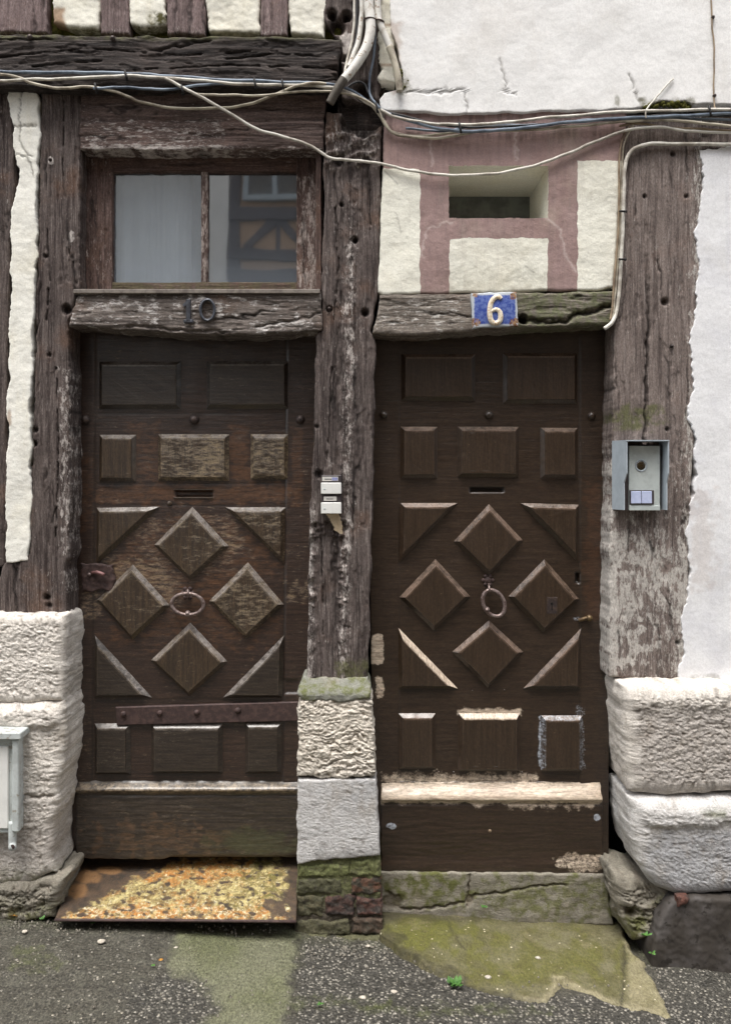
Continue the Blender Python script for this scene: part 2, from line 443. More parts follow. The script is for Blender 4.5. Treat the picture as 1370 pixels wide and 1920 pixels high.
# ------------------------------------------------------------------ materials
M = {}
M['post'] = wood_mat('weathered_post', 'v', (52, 43, 41), (92, 82, 78), (127, 117, 112), seed=1, fth=.64)
M['postmid'] = wood_mat('weathered_mid_post', 'v', (52, 44, 42), (95, 85, 81), (132, 122, 117), seed=4, fth=.63)
M['postright'] = wood_mat('faded_painted_post', 'v', (84, 74, 70), (126, 114, 108), (154, 143, 137), fleck=(190, 185, 178), seed=9, fth=.62, warm=(136, 112, 100), bmp=.5)
M['beam'] = wood_mat('old_oak_beam', 'h', (32, 28, 27), (62, 55, 52), (96, 88, 84), seed=2, fth=.70, warm=(82, 68, 62))
M['header'] = wood_mat('header_wood', 'h', (62, 51, 48), (104, 88, 82), (127, 112, 106), seed=5, fth=.65, warm=(122, 94, 84))
M['lintel10'] = wood_mat('flaking_lintel', 'h', (72, 65, 61), (116, 107, 101), (150, 141, 134), fleck=(216, 211, 207), seed=6, fth=.62)
M['lintel6'] = wood_mat('mossy_lintel', 'h', (84, 76, 69), (130, 121, 112), (164, 156, 146), fleck=(200, 196, 190), seed=7, fth=.64, moss=(98, 100, 74))
M['stud'] = wood_mat('painted_stud', 'v', (94, 80, 78), (126, 109, 107), (148, 132, 129), seed=8, fth=.64)
M['frame'] = wood_mat('window_frame_wood', 'v', (60, 47, 43), (94, 76, 70), (122, 104, 98), fleck=(172, 160, 153), seed=11, fth=.60)
M['frameh'] = wood_mat('window_rail_wood', 'h', (60, 47, 43), (94, 76, 70), (122, 104, 98), fleck=(160, 148, 140), seed=12, fth=.62)
M['sill'] = simple('sill_strip', (128, 120, 112), (98, 90, 84), .7, 0, 30)
M['cream'] = plaster_mat('cream_plaster', (235, 233, 224), (214, 206, 180), (170, 160, 140), seed=1)
M['cream2'] = plaster_mat('cream_infill', (235, 232, 219), (222, 214, 188), (150, 140, 100), seed=2)
M['white'] = plaster_mat('white_render', (236, 235, 233), (227, 224, 219), (196, 188, 178), seed=3, amt=.5, bmp=.12)
M['whiter'] = plaster_mat('white_wash', (232, 232, 233), (208, 208, 214), (186, 180, 172), seed=4, amt=.7, bmp=.12)
M['pink'] = plaster_mat('painted_panel', (233, 231, 218), (232, 226, 214), (176, 168, 146), second=((158, 134, 130), (142, 121, 118)), seed=5, amt=.5, bmp=.4)
M['stone'] = stone_mat('limestone_warm', (233, 226, 217), (190, 183, 176), (158, 147, 134), seed=1)
M['stoneg'] = stone_mat('limestone_grey', (222, 219, 216), (178, 178, 180), (136, 132, 128), seed=2)
M['stonem'] = stone_mat('limestone_layered', (232, 223, 209), (208, 202, 194), (152, 134, 112), seed=3)
M['rubble'] = stone_mat('mossy_rubble', (150, 144, 130), (118, 114, 106), (72, 68, 58), seed=4, moss=(98, 100, 56))
M['darkstone'] = simple('dark_render', (62, 57, 52), (84, 80, 78), .75, 0, 9, .3, .42, .7, .3, (50, 46, 42))
M['cap'] = stone_mat('cement_cap', (142, 142, 132), (116, 116, 106), (84, 84, 74), seed=5, moss=(104, 108, 62))
M['door10'] = door_mat('worn_brown_door', (40, 29, 24), (58, 43, 35), (90, 62, 42), (150, 128, 100), .60, 1, .40, .8, coat=.55)
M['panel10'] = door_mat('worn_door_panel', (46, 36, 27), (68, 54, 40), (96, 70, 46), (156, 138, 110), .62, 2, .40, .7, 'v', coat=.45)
M['panel10d'] = door_mat('dark_door_panel', (38, 31, 26), (55, 46, 38), (78, 60, 44), (134, 122, 104), .61, 7, .42, .5, 'h', coat=.45)  # darker panel colour for the first row and the lower panels
M['kick10'] = door_mat('worn_kick_board', (40, 34, 29), (62, 53, 45), (94, 72, 53), (146, 130, 108), .59, 3, .42, .75)
M['door6'] = door_mat('chocolate_door', (43, 32, 24), (54, 42, 32), (80, 53, 36), (122, 98, 82), .74, 5, .34, .45, coat=.5)
M['panel6'] = door_mat('chocolate_panel', (46, 35, 25), (58, 45, 34), (82, 58, 42), (140, 118, 100), .73, 6, .34, .25, 'v', coat=.5, top_light_col=(136, 115, 101))
M['iron'] = simple('dark_iron', (56, 48, 46), (78, 64, 58), .5, .3, 70, .5, bmp=.4)
M['rustiron'] = simple('rusty_iron', (64, 51, 49), (84, 66, 62), .65, .2, 50, .4, bmp=.5, c3=(60, 50, 48))
M['steel'] = simple('worn_steel', (138, 124, 120), (94, 76, 70), .4, .5, 80, .5)
M['black'] = simple('dark_void', (14, 12, 11), (20, 17, 15), .9)
M['zinc'] = simple('numeral_metal', (84, 86, 92), (62, 63, 68), .45, .5, 60)
M['whiteplastic'] = simple('white_plastic', (226, 226, 222), (218, 218, 214), .35, 0, 30, .5, bmp=.02)
M['darkplastic'] = simple('dark_plastic', (58, 52, 54), (70, 64, 66), .4, 0, 40, .5, bmp=.02)
M['labelpaper'] = simple('name_paper', (206, 202, 194), (190, 188, 184), .6, 0, 90, .3, bmp=.02)
M['ink'] = simple('printed_ink', (70, 68, 72), (90, 88, 92), .7, bmp=0)
M['blueink'] = simple('blue_ink', (120, 126, 170), (150, 152, 186), .6, bmp=0, scale=200)
M['greymetal'] = simple('intercom_grey', (176, 186, 194), (166, 176, 184), .45, .1, 25, .5, bmp=.04)
M['greypanel'] = simple('intercom_panel', (198, 206, 204), (184, 192, 190), .4, .15, 25, .5, bmp=.04)
M['bluewhite'] = simple('call_button_white', (190, 198, 226), (180, 190, 220), .3, bmp=0)
M['lens'] = simple('camera_lens', (58, 46, 24), (44, 36, 22), .12, 0, 60, .8, bmp=0)
M['cable_white'] = simple('cable_white', (216, 212, 202), (158, 150, 138), .55, 0, 14, .4)
M['cable_cream'] = simple('cable_cream', (188, 180, 162), (128, 118, 104), .6, 0, 14, .4)
M['cable_blue'] = simple('cable_bluegrey', (126, 138, 152), (70, 80, 94), .5, 0, 10, .4)
M['cable_dark'] = simple('cable_dark', (56, 56, 58), (40, 40, 42), .5, 0, 14, .4)
M['cable_brown'] = simple('cable_brown', (150, 132, 108), (112, 94, 76), .6, 0, 14, .4)
M['conduit'] = simple('painted_conduit', (214, 211, 204), (176, 168, 156), .55, 0, 22, .4, .5, .7, c3=(150, 128, 108))
M['oldpipe'] = simple('bare_old_pipe', (96, 90, 82), (70, 64, 58), .6, .1, 25, .4)
M['clip'] = simple('clip_black', (30, 29, 30), (44, 42, 42), .6)
M['greypaint'] = simple('cabinet_grey_paint', (190, 196, 194), (168, 172, 170), .5, 0, 16, .4, c3=(150, 146, 136))
M['weed'] = simple('weed_green', (62, 102, 44), (84, 124, 56), .6, 0, 60)
M['pebble'] = simple('pale_pebble', (196, 188, 174), (170, 160, 146), .8, 0, 90)
M['grit'] = simple('grit_stones', (150, 144, 132), (84, 80, 72), .85, 0, 60, .3, .4, .6, .1, (196, 188, 172))
M['leaf'] = simple('fallen_leaf', (182, 134, 60), (140, 96, 44), .7, 0, 80)
M['interior'] = simple('dim_interior', (44, 44, 46), (52, 52, 54), .9)
M['nichepane'] = simple('niche_window_pane', (116, 120, 116), (92, 96, 92), .25, 0, 12, .5, bmp=.02)
M['curtain'] = NB('grey_curtain')
b = M['curtain']; w = b.noise(b.co(26, 4, .8), 1, 3, .5)
M['curtain'] = b.out(b.mix(b.step(w, .3, .7), lin((206, 208, 212)), lin((228, 230, 234))), .9, b.bump(w, .5, .02))
def glass_mat(name='old_window_glass', haze=.05, refl=.34):
    b = NB(name); t = b.n('ShaderNodeBsdfTransparent'); t.inputs[0].default_value = (.94, .96, .97, 1)
    g = b.n('ShaderNodeBsdfGlossy'); g.inputs['Roughness'].default_value = .03
    dd = b.n('ShaderNodeBsdfDiffuse'); dd.inputs[0].default_value = lin((172, 184, 196))
    nz = b.noise(b.co(3, 3, 3), 1, 2, .5)
    nb = b.bump(nz, .03, .02); b.t.links.new(nb, g.inputs['Normal'])
    fr = b.n('ShaderNodeLayerWeight'); fr.inputs[0].default_value = .5
    f = b.math('ADD', b.math('MULTIPLY', fr.outputs['Fresnel'], .5), refl)
    m = b.n('ShaderNodeMixShader'); b.put(m.inputs[0], f); b.t.links.new(t.outputs[0], m.inputs[1]); b.t.links.new(g.outputs[0], m.inputs[2])
    sp = b.math('MULTIPLY', b.step(b.noise(b.co(300, 300, 300), 1, 3, .6), .5, .75), .10)
    sp = b.math('ADD', sp, haze)  # even pale haze mixed into the glass colour to lighten the pane
    sp = b.math('ADD', sp, b.step(b.sep(b.tc.outputs['Generated'], 2), .35, 0, 0, .12))
    m2 = b.n('ShaderNodeMixShader'); b.put(m2.inputs[0], sp); b.t.links.new(m.outputs[0], m2.inputs[1]); b.t.links.new(dd.outputs[0], m2.inputs[2])
    o = b.n('ShaderNodeOutputMaterial'); b.t.links.new(m2.outputs[0], o.inputs[0]); return b.m
M['glass'] = glass_mat()
M['glassl'] = glass_mat('lightened_window_glass', .15, .20)  # stronger haze painted into the left pane to brighten it
def ground_mat():
    b = NB('street_asphalt'); co = b.co(1, 1, 1)
    v = b.vor(co, 88, 'F1', 'Color'); vd = b.vor(co, 88)
    v2 = b.vor(co, 55, 'F1', 'Color'); vd2 = b.vor(co, 55)
    big = b.noise(co, 4, 6, .6); fine = b.noise(co, 110, 6, .75); mid = b.noise(co, 22, 6, .7)
    r = b.sep(v, 0); r2 = b.sep(v2, 1)
    c = b.mix(b.step(fine, .33, .68), lin((48, 46, 41)), lin((102, 98, 87)))
    c = b.mix(b.step(mid, .45, .7, 0, .5), c, lin((96, 94, 82)))
    ag = b.math('MULTIPLY', b.step(b.math('ADD', r, b.math('MULTIPLY', b.attr('m1'), .75)), .74, 1.05), b.step(vd, .6, .25))
    dk = b.math('MULTIPLY', b.attr('m1'), .7); c = b.mix(dk, c, b.mix(b.step(fine, .35, .65), lin((40, 39, 37)), lin((74, 71, 66))))
    sc_ = b.mix(b.step(b.sep(v, 1), .1, .95), lin((74, 71, 65)), lin((172, 166, 154)))
    c = b.mix(b.math('MULTIPLY', ag, b.step(fine, .25, .5, .45, .95)), c, sc_)
    ag2 = b.math('MULTIPLY', b.step(r2, .94, .96), b.step(vd2, .32, .18))
    c = b.mix(b.math('MULTIPLY', ag2, .75), c, lin((196, 188, 170)))
    pm = b.math('MULTIPLY', b.attr('m2'), b.step(fine, .2, .6, .6, .95))
    pc = b.mix(b.step(big, .35, .7), lin((119, 119, 96)), lin((103, 106, 74)))
    pc = b.mix(b.step(mid, .52, .72, 0, .6), pc, lin((92, 92, 66)))
    c = b.mix(pm, c, pc)
    c = b.mix(b.math('MULTIPLY', b.attr('m3'), b.step(mid, .35, .65)), c, lin((86, 90, 54)))
    c = b.mix(b.math('MULTIPLY', b.attr('m4'), .7), c, lin((44, 40, 35)))
    c = b.grit(c, .45, 1.35, 170, 1)
    h = b.math('ADD', b.math('MULTIPLY', ag, .7), b.math('MULTIPLY', fine, 1.0))
    h = b.math('ADD', h, b.math('MULTIPLY', ag2, .8))
    rg = b.step(mid, .35, .65, .38, .75)
    return b.out(c, rg, b.bump(h, .9, .006), spec=.45)
M['ground'] = ground_mat()
def mossslab_mat():
    b = NB('mossy_slab'); co = b.co(1, 1, 1)
    big = b.noise(co, 7, 7, .65); fine = b.noise(co, 120, 6, .7); n = b.noise(co, 30, 6, .7)
    c = b.mix(b.step(big, .35, .65), lin((112, 107, 82)), lin((89, 86, 52)))
    c = b.mix(b.math('MULTIPLY', b.attr('m1'), b.step(big, .3, .6)), c, lin((96, 95, 45)))
    c = b.mix(b.step(fine, .58, .72, 0, .5), c, lin((72, 68, 42)))
    c = b.mix(b.step(n, .62, .75, 0, .5), c, lin((150, 142, 116)))
    c = b.mix(b.math('MULTIPLY', b.attr('m2'), .7), c, lin((168, 158, 128)))
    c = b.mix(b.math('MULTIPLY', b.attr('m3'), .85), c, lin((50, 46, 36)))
    v = b.vor(co, 70, 'F1', 'Color'); vd = b.vor(co, 70)
    c = b.mix(b.math('MULTIPLY', b.step(b.sep(v, 0), .93, .95), b.step(vd, .3, .18)), c, lin((206, 196, 170)))
    c = b.mix(b.step(b.noise(co, 14, 7, .75), .50, .66, 0, .6), c, lin((88, 82, 54)))
    c = b.mix(b.step(b.noise(b.co(1, 1, 1, (3, 1, 0)), 9, 8, .75), .54, .66, 0, .5), c, lin((126, 118, 88)))
    c = b.grit(c, .68, 1.25, 170, 1)
    h = b.math('ADD', b.math('MULTIPLY', fine, .9), n)
    return b.out(c, b.step(big, .3, .7, .5, .8), b.bump(h, .6, .006), spec=.35)
M['mossslab'] = mossslab_mat()
def crust_mat():
    b = NB('rust_crust'); co = b.co(1, 1, 1)
    n = b.noise(co, 26, 8, .74, .5); n2 = b.noise(co, 11, 7, .7); n3 = b.noise(b.co(1, 1, 1, (4, 2, 1)), 40, 7, .74, .5); n4 = b.noise(co, 75, 5, .72)
    c = b.mix(b.step(n, .4, .62), lin((116, 94, 54)), lin((190, 176, 122)))
    og = b.math('ADD', n2, b.math('MULTIPLY', b.attr('m3'), .22))
    c = b.mix(b.math('MULTIPLY', b.step(og, .52, .66), b.step(n3, .62, .42)), c, lin((172, 118, 58)))
    c = b.mix(b.math('MULTIPLY', b.attr('m4'), b.step(n, .55, .38)), c, lin((112, 106, 56)))
    c = b.mix(b.step(b.math('ADD', n4, b.math('MULTIPLY', b.attr('m5'), .06)), .55, .68, 0, .85), c, lin((214, 206, 176)))
    c = b.mix(b.step(n3, .54, .66, 0, .85), c, lin((84, 60, 34)))
    c = b.grit(c, .7, 1.25, 120, 1)
    base = b.mix(b.step(n, .35, .65), lin((58, 50, 43)), lin((88, 71, 56)))
    base = b.mix(b.step(n3, .55, .7, 0, .4), base, lin((124, 92, 58)))
    edge = b.step(b.math('ADD', b.attr('m1'), b.math('MULTIPLY', b.math('SUBTRACT', n3, .5), 1.8)), .1, .9)
    c = b.mix(edge, base, c)
    c = b.mix(b.math('MULTIPLY', b.attr('m2'), b.step(n, .2, .5)), c, lin((138, 104, 70)))
    h = b.math('ADD', n4, b.math('MULTIPLY', n3, 1.2))
    return b.out(c, .6, b.bump(h, .8, .006), spec=.4)
M['crust'] = crust_mat()
def brick_mat():
    b = NB('old_dark_brick'); co = b.co(1, 1, 1)
    n = b.noise(co, 30, 6, .7); f = b.noise(co, 140, 5, .7)
    c = b.mix(b.step(n, .4, .65), lin((52, 46, 43)), lin((78, 70, 65)))
    c = b.mix(b.math('MULTIPLY', b.attr('m1'), b.step(n, .3, .6)), c, lin((96, 62, 52)))
    c = b.mix(b.math('MULTIPLY', b.attr('m3'), b.step(f, .3, .6)), c, lin((84, 77, 64)))
    c = b.mix(b.math('MULTIPLY', b.attr('m2'), b.step(n, .28, .5)), c, lin((108, 112, 72)))
    c = b.mix(b.step(f, .62, .72, 0, .5), c, lin((128, 120, 110)))
    c = b.grit(c, .65, 1.3, 160, 1)
    return b.out(c, .8, b.bump(b.math('ADD', n, f), .7, .006), spec=.35)
M['brick'] = brick_mat()
def enamel_mat():
    b = NB('blue_enamel'); co = b.co(1, 1, 1)
    n = b.noise(co, 90, 6, .7)
    c = b.mix(b.step(n, .35, .7), lin((58, 76, 150)), lin((112, 130, 184)))
    e = b.math('ADD', b.attr('m1'), b.math('MULTIPLY', b.math('SUBTRACT', n, .5), .7))
    c = b.mix(b.step(e, .35, .9), c, lin((188, 194, 200)))
    rr = b.math('ADD', b.attr('m2'), b.math('MULTIPLY', b.math('SUBTRACT', b.noise(co, 110, 6, .75), .5), 2.0))
    c = b.mix(b.step(rr, .5, .85), c, b.mix(b.step(n, .4, .6), lin((112, 76, 54)), lin((168, 136, 104))))
    return b.out(c, .25, b.bump(n, .1, .002), spec=.5)
M['enamel'] = enamel_mat()
M['enamelwhite'] = simple('enamel_numeral', (226, 216, 196), (202, 178, 140), .35, 0, 110, .5, .5, .62, c3=(176, 122, 78))
M['ochre'] = plaster_mat('ochre_render', (168, 142, 118), (152, 128, 106), (130, 110, 92), seed=8)
M['paleopp'] = plaster_mat('pale_grey_render', (206, 204, 200), (186, 184, 180), (150, 146, 140), seed=12)
M['oppbeam'] = simple('dark_frame_beam', (76, 72, 74), (92, 88, 90), .85)
M['roof'] = simple('slate_roof', (70, 72, 78), (86, 88, 92), .7)
M['winwhite'] = simple('white_joinery', (150, 158, 162), (140, 148, 152), .5)
M['moss'] = simple('moss_green', (62, 64, 30), (96, 92, 46), .95, 0, 90, .1, bmp=.8)
M['nest'] = stone_mat('straw_mortar', (116, 104, 96), (92, 82, 76), (54, 46, 42), seed=9)

# ------------------------------------------------------------------ displacement recipes
def wood(axis, seed, und=.004, grain=.0016, crack=.008, cw=.10, cf=16, pits=(), extra=None, chip=.003, splits=()):
    crack = crack * .75; cw = cw * .7; und = und * .75
    def f(X, Z, px, py):
        a, c = (Z, X) if axis == 'v' else (X, Z)
        w = fbm(a * 2.2, c * 4, seed, 3) * .03
        g = fbm(a * 5, (c + w) * 80, seed + 1, 4) * grain
        u = fbm(a * 1.6, c * 7, seed + 2, 3) * und
        n = pn(a * 1.1 + 5, (c + w * .5) * cf, seed + 3) + .16 * pn(a * 12, c * 40, seed + 5) + .12 * pn(a * 30, c * 60, seed + 8)
        ck = np.exp(-(n / cw) ** 2) * ss(pn(a * 3.6, c * 14, seed + 4), .1, .35)
        ch = ss(pn(a * 7, (c + w) * 34, seed + 6) + .3 * pn(a * 30, c * 90, seed + 7), .28, .45)
        d = g + u - crack * ck - chip * ch
        for sp_ in splits:
            wx = px + 1.8 * fbm(px / 26, py / 26, seed + 40, 4); wy = py + 1.8 * fbm(px / 26, py / 26, seed + 41, 4)
            m = np.exp(-(segd(wx, wy, sp_) / (1.35 + .9 * pn(px / 40, py / 40, seed + 42))) ** 2) * ss(fbm(px / 30, py / 30, seed + 43, 2), -.5, -.1); d = d - .010 * m; ck = np.maximum(ck, m)
        for (x, y, r, dep) in pits:
            m = np.exp(-(((px - x) / r) ** 2 + ((py - y) / r) ** 2) ** 2)
            d = d - m * dep; ck = np.maximum(ck, m)
        if extra is not None:
            de, ke = extra(px, py); d = d + de; ck = np.maximum(ck, ke)
        return d, ck
    return f
def stone(seed, amp=.010, lay=34, fine=.002, extra=None, layered=0.0):
    def f(X, Z, px, py):
        w = fbm(X * 7, Z * 7, seed, 4) * .035 + fbm(X * 30, Z * 30, seed + 9, 3) * .006
        env = .25 + .75 * ss(fbm(X * 6, Z * 8, seed + 6, 3), -.4, .3)
        big = fbm(X * 9, Z * 16, seed + 1, 5, .6)
        flat = np.clip(fbm(X * 24, Z * 62, seed + 2, 4, .6), -.9, .25)
        pit = ss(fbm(X * 55, Z * 80, seed + 7, 3), .28, .62)
        amp_ = amp * .5
        d = amp_ * (big * .5 + flat * .55 * env) - pit * amp_ * .5 + fbm(X * 90, Z * 120, seed + 3, 4) * fine * 1.2
        ck = ss(-flat, .25, .8) * env * .7 + pit * .35
        if layered:
            r = 1 - np.abs(pn(X * 13, (Z + w) * lay, seed + 1)) * 1.7
            q = (Z + w) * lay * .9 + pn(X * 16, Z * 20, seed + 5) * 1.1
            stp = q - np.floor(q); stp = ss(stp, 0, .25) * (1 - ss(stp, .8, 1.0))
            d = d + layered * (r * .4 + stp * .5 - .7) * env
            ck = np.maximum(ck, ss(-(r * .4 + stp * .5), -.45, -.05) * env)
        if extra is not None:
            de, ke = extra(px, py); d = d + de; ck = np.maximum(ck, ke)
        return d, np.clip(ck, 0, 1)
    return f
def plas(seed, amp=.003, fine=.0006, cracks=(), pitamp=0):
    def f(X, Z, px, py):
        d = fbm(X * 5, Z * 5, seed, 4) * amp + fbm(X * 55, Z * 55, seed + 1, 3) * fine
        for pts in cracks:
            wob = 5 * fbm(px / 14.0, py / 14.0, seed + 4, 3)
            d = d - .004 * np.exp(-(segd(px + wob, py + wob, pts) / 2.2) ** 2)
        return d
    return f
def crackattr(px, py, lines, seed=3, w=1.8, k=.6):
    m = np.zeros_like(px)
    for pts in lines:
        wob = 5 * fbm(px / 14.0, py / 14.0, seed + 4, 3)
        m = np.maximum(m, k * np.exp(-(segd(px + wob, py + wob, pts) / w) ** 2))
    return m

# ================================================================== SETTING : ground
def ground():
    def ax(lo, hi, f0, f1, st):
        a = list(np.arange(f0, f1 + 1e-6, st)); s = st; x = f0
        while x > lo: s *= 1.35; x -= s; a.insert(0, x)
        s = st; x = f1
        while x < hi: s *= 1.35; x += s; a.append(x)
        return np.array(a)
    xs = ax(-40, 40, -1.75, 1.75, .007); ys = ax(-40, 6, -.95, .0, .007)
    X, Y = np.meshgrid(xs, ys[::-1])
    near = ss(Y, -2.2, -1.2) * (1 - ss(np.abs(X), 1.8, 2.6))
    t = Y + D; t = np.where(t < .6, .6, t)
    px = CX + X / t * FOC; py = CY + (CZ - zg(X, Y)) / t * FOC
    Z = zg(X, Y) + near * (fbm(X * 3, Y * 3, 51, 4) * .008 + fbm(X * 60, Y * 60, 52, 3) * .0012)
    Z = np.where(np.abs(X) > 12, zg(np.sign(X) * 12, Y), Z)
    wx = px + 10 * fbm(px / 40, py / 20, 55, 3) + 5 * fbm(px / 7, py / 5, 57, 3); wy = py + 6 * fbm(px / 40, py / 20, 56, 3) + 3 * fbm(px / 7, py / 5, 59, 3)
    coarse = np.maximum(blob(wx, wy, 318, 1885, 95, 62, .2), ss(wx, 545, 570) * ss(wy, 1752, 1772) * ss(930 - wx + (wy - 1760) * 1.2, 0, 30))
    coarse = np.maximum(coarse, ss(wx, 1215, 1245) * .8)
    coarse = np.maximum(coarse, ss(wy, 1862, 1880) * ss(wx, 700, 760)) * near
    patch = boxm(wx + (wy - 1745) * .25, wy, 335, 1748, 570, 2100, 12) * (1 - blob(wx, wy, 318, 1885, 100, 66, .1)) * near
    edge = np.exp(-(segd(wx, wy, [(567, 1748), (540, 1905)]) / 4) ** 2) * .8
    edge = np.maximum(edge, .7 * np.exp(-(segd(wx, wy, [(16, 1862), (120, 1846), (240, 1856)]) / 2.5) ** 2))
    edge = np.maximum(edge, .8 * np.exp(-(segd(wx, wy, [(640, 1915), (720, 1884), (830, 1900), (960, 1890)]) / 2.5) ** 2))
    edge = np.maximum(edge, np.exp(-(segd(wx, wy, [(290, 1745), (282, 1790), (300, 1830)]) / 3) ** 2) * .7) * near
    moss = (blob(wx, wy, 60, 1800, 60, 25, .5) * .6 + blob(wx, wy, 600, 1880, 120, 14, .6) * .5 + blob(wx, wy, 850, 1895, 200, 12, .6) * .6) * near
    wallm = ss(Y, -.16, -.06) * (1 - ss(Y, .1, .2)) * near * .6
    Z = Z + near * (patch * .004 + coarse * fbm(X * 110, Y * 110, 58, 2) * .0025)
    o = gridmesh('ground', np.stack([X, Y, Z], -1), M['ground'], attrs=dict(m1=coarse, m2=patch, m3=np.maximum(moss, wallm * .6), m4=edge))
    o['kind'] = 'structure'
ground()

# ================================================================== TIMBERS
TG = 'weathered timbers of the house fronts'
o = plate('timber_beam', -160, [(60, 640), (150, 634), (170, 630)], [(-160, 62), (640, 70)], [(-160, 160), (200, 168), (640, 166)], -.045, .12, M['beam'],
          res=.0035, rim=.012, disp=wood('h', 21, .010, .002, .016, .11, 13, chip=.004, splits=[[(-20, 108), (60, 100), (180, 90), (330, 104), (470, 96)], [(250, 132), (420, 122), (635, 128)], [(420, 110), (520, 100), (630, 108)], [(60, 124), (190, 114)]]), edge=(3, 50), seed=21,
          attrs=lambda px, py: dict(m2=ss(80 - py, 0, 14) * .7))
tag(o, 'long dark cracked oak beam running above the transom window of number 10', 'beam', TG)
def stud(x0, x1, label, y1=66, sd=1):
    o = plate('timber_stud', x0, x1, -110, y1, -.004, .10, M['stud'], res=.005, rim=.008, disp=wood('v', 30 + sd, .003, .0012, .005), seed=30 + sd,
              attrs=lambda px, py: dict(m1=ss(py, 35, 62) * .45))
    tag(o, label, 'stud', TG)
stud(-60, 88, 'wide brown stud in the upper corner over the beam, cream plaster only on its right', 60, 1)
stud(189, 241, 'narrow brown stud over the beam between the broken and the mossy cream plaster', 63, 2)
stud(313, 385, 'broad brown stud over the beam between mossy and clean cream plaster', 65, 3)
stud(489, 539, 'grey streaked narrow stud over the beam, nearest to the cable bundle', 67, 4)
IG = 'cream plaster fillings between the studs'
def infill(x0, x1, label, y1, sd, m=None):
    o = plate('plaster_infill', [(-110, x0), (40, x0), (64, x0 + 8)], [(-110, x1), (45, x1), (64, x1 - 3)], -110, y1, .004, .09, M['cream2'], res=.005, rim=.012, disp=plas(40 + sd, .006, .001), edge=(3, 30), seed=40 + sd, attrs=m)
    tag(o, label, 'plaster', IG)
infill(98, 188, 'broken cream plaster filling with a bit of red brick showing at its corner', [(98, 40), (118, 48), (130, 54), (188, 57)], 1,
       lambda px, py: dict(m2=ss(py, 42, 58) * .9, m4=boxm(px, py, 90, 16, 122, 60, 4, 4)))
infill(242, 312, 'cream plaster filling with dark moss along its bottom edge', [(242, 47), (270, 52), (312, 48)], 2, lambda px, py: dict(m2=np.maximum(ss(py, 40, 52), blob(px, py, 300, 36, 22, 16))))
infill(386, 488, 'widest clean cream plaster filling over the beam', 61, 3, lambda px, py: dict(m2=ss(py, 52, 62) * .8))
infill(540, 612, 'cream plaster filling with ragged right edge beside the rotten post', [(540, 64), (590, 66), (612, 72)], 4, lambda px, py: dict(m2=ss(py, 54, 66) * .6))
plate('infill_backing', -70, 640, -110, 72, .05, .09, M['moss'], res=.02, rim=.004, disp=plas(77, .01, .003))
bpy.data.objects['infill_backing'].name = 'plaster_backing'
o = bpy.data.objects['plaster_backing']; o['kind'] = 'structure'
# upper rotten post and the middle post
o = plate('timber_post', [(-110, 612), (40, 606), (60, 625), (80, 638), (200, 640)], [(-110, 716), (90, 712), (200, 712)], -110, [(610, 150), (650, 190), (712, 186)], .0, .14, M['postmid'], res=.0035, rim=.010,
          disp=wood('v', 61, .012, .002, .012, .13, 14, pits=[(633, 48, 14, .05), (650, 30, 9, .04), (622, 26, 9, .04), (680, 172, 16, .05), (645, 110, 6, .02)]), seed=61, edge=(3, 30),
          attrs=lambda px, py: dict(m1=boxm(px, py, 640, 66, 660, 120, 4, 6) * 1.2))
tag(o, 'rotten dark end of the upper post behind the conduits', 'post', TG)
o = plate('post_core', 632, 722, 140, 300, .045, .16, M['beam'], res=.004, rim=.004, disp=wood('v', 60, .02, .003, .012, .12, 16), seed=60, edge=(1, 30))
tag(o, 'dark rotten heart of the post in the hollow under the cable crossing', 'timber', TG)
def mid_extra(px, py):
    ridge = 652 - (py - 300) * .018 + 6 * fbm(py / 60, 0 * py, 71, 3)
    t = (px - ridge)
    d = .007 * np.exp(-(np.abs(t - 8) / 13) ** 2.5) * (1 + .6 * fbm(px / 8, py / 14, 72, 3))
    k = .6 * np.exp(-((t + 9) / 4) ** 2) * ss(fbm(py / 80, 0 * py + 2, 73, 2), -.35, .1)
    d = d - .010 * k
    hole = blob(px, py, 676, 226, 38, 34, .15); d = d - .035 * hole
    rot = boxm(px, py, 585, 985, 640, 1260, 8, 14) * (1 - ss(py, 1100, 1260)); d = d - .018 * rot
    nest = boxm(px, py, 612, 240, 702, 305, 8, 10) * (1 - hole)
    d = d + nest * (.006 + .007 * np.sin((py + px * .35 + 8 * fbm(px / 30, py / 30, 75, 3)) / 3.6))
    k = np.maximum(k, rot * .45 * ss(fbm(px / 10, py / 60, 76, 3), -.1, .3)); k = np.maximum(k, hole * .9)
    return d, k
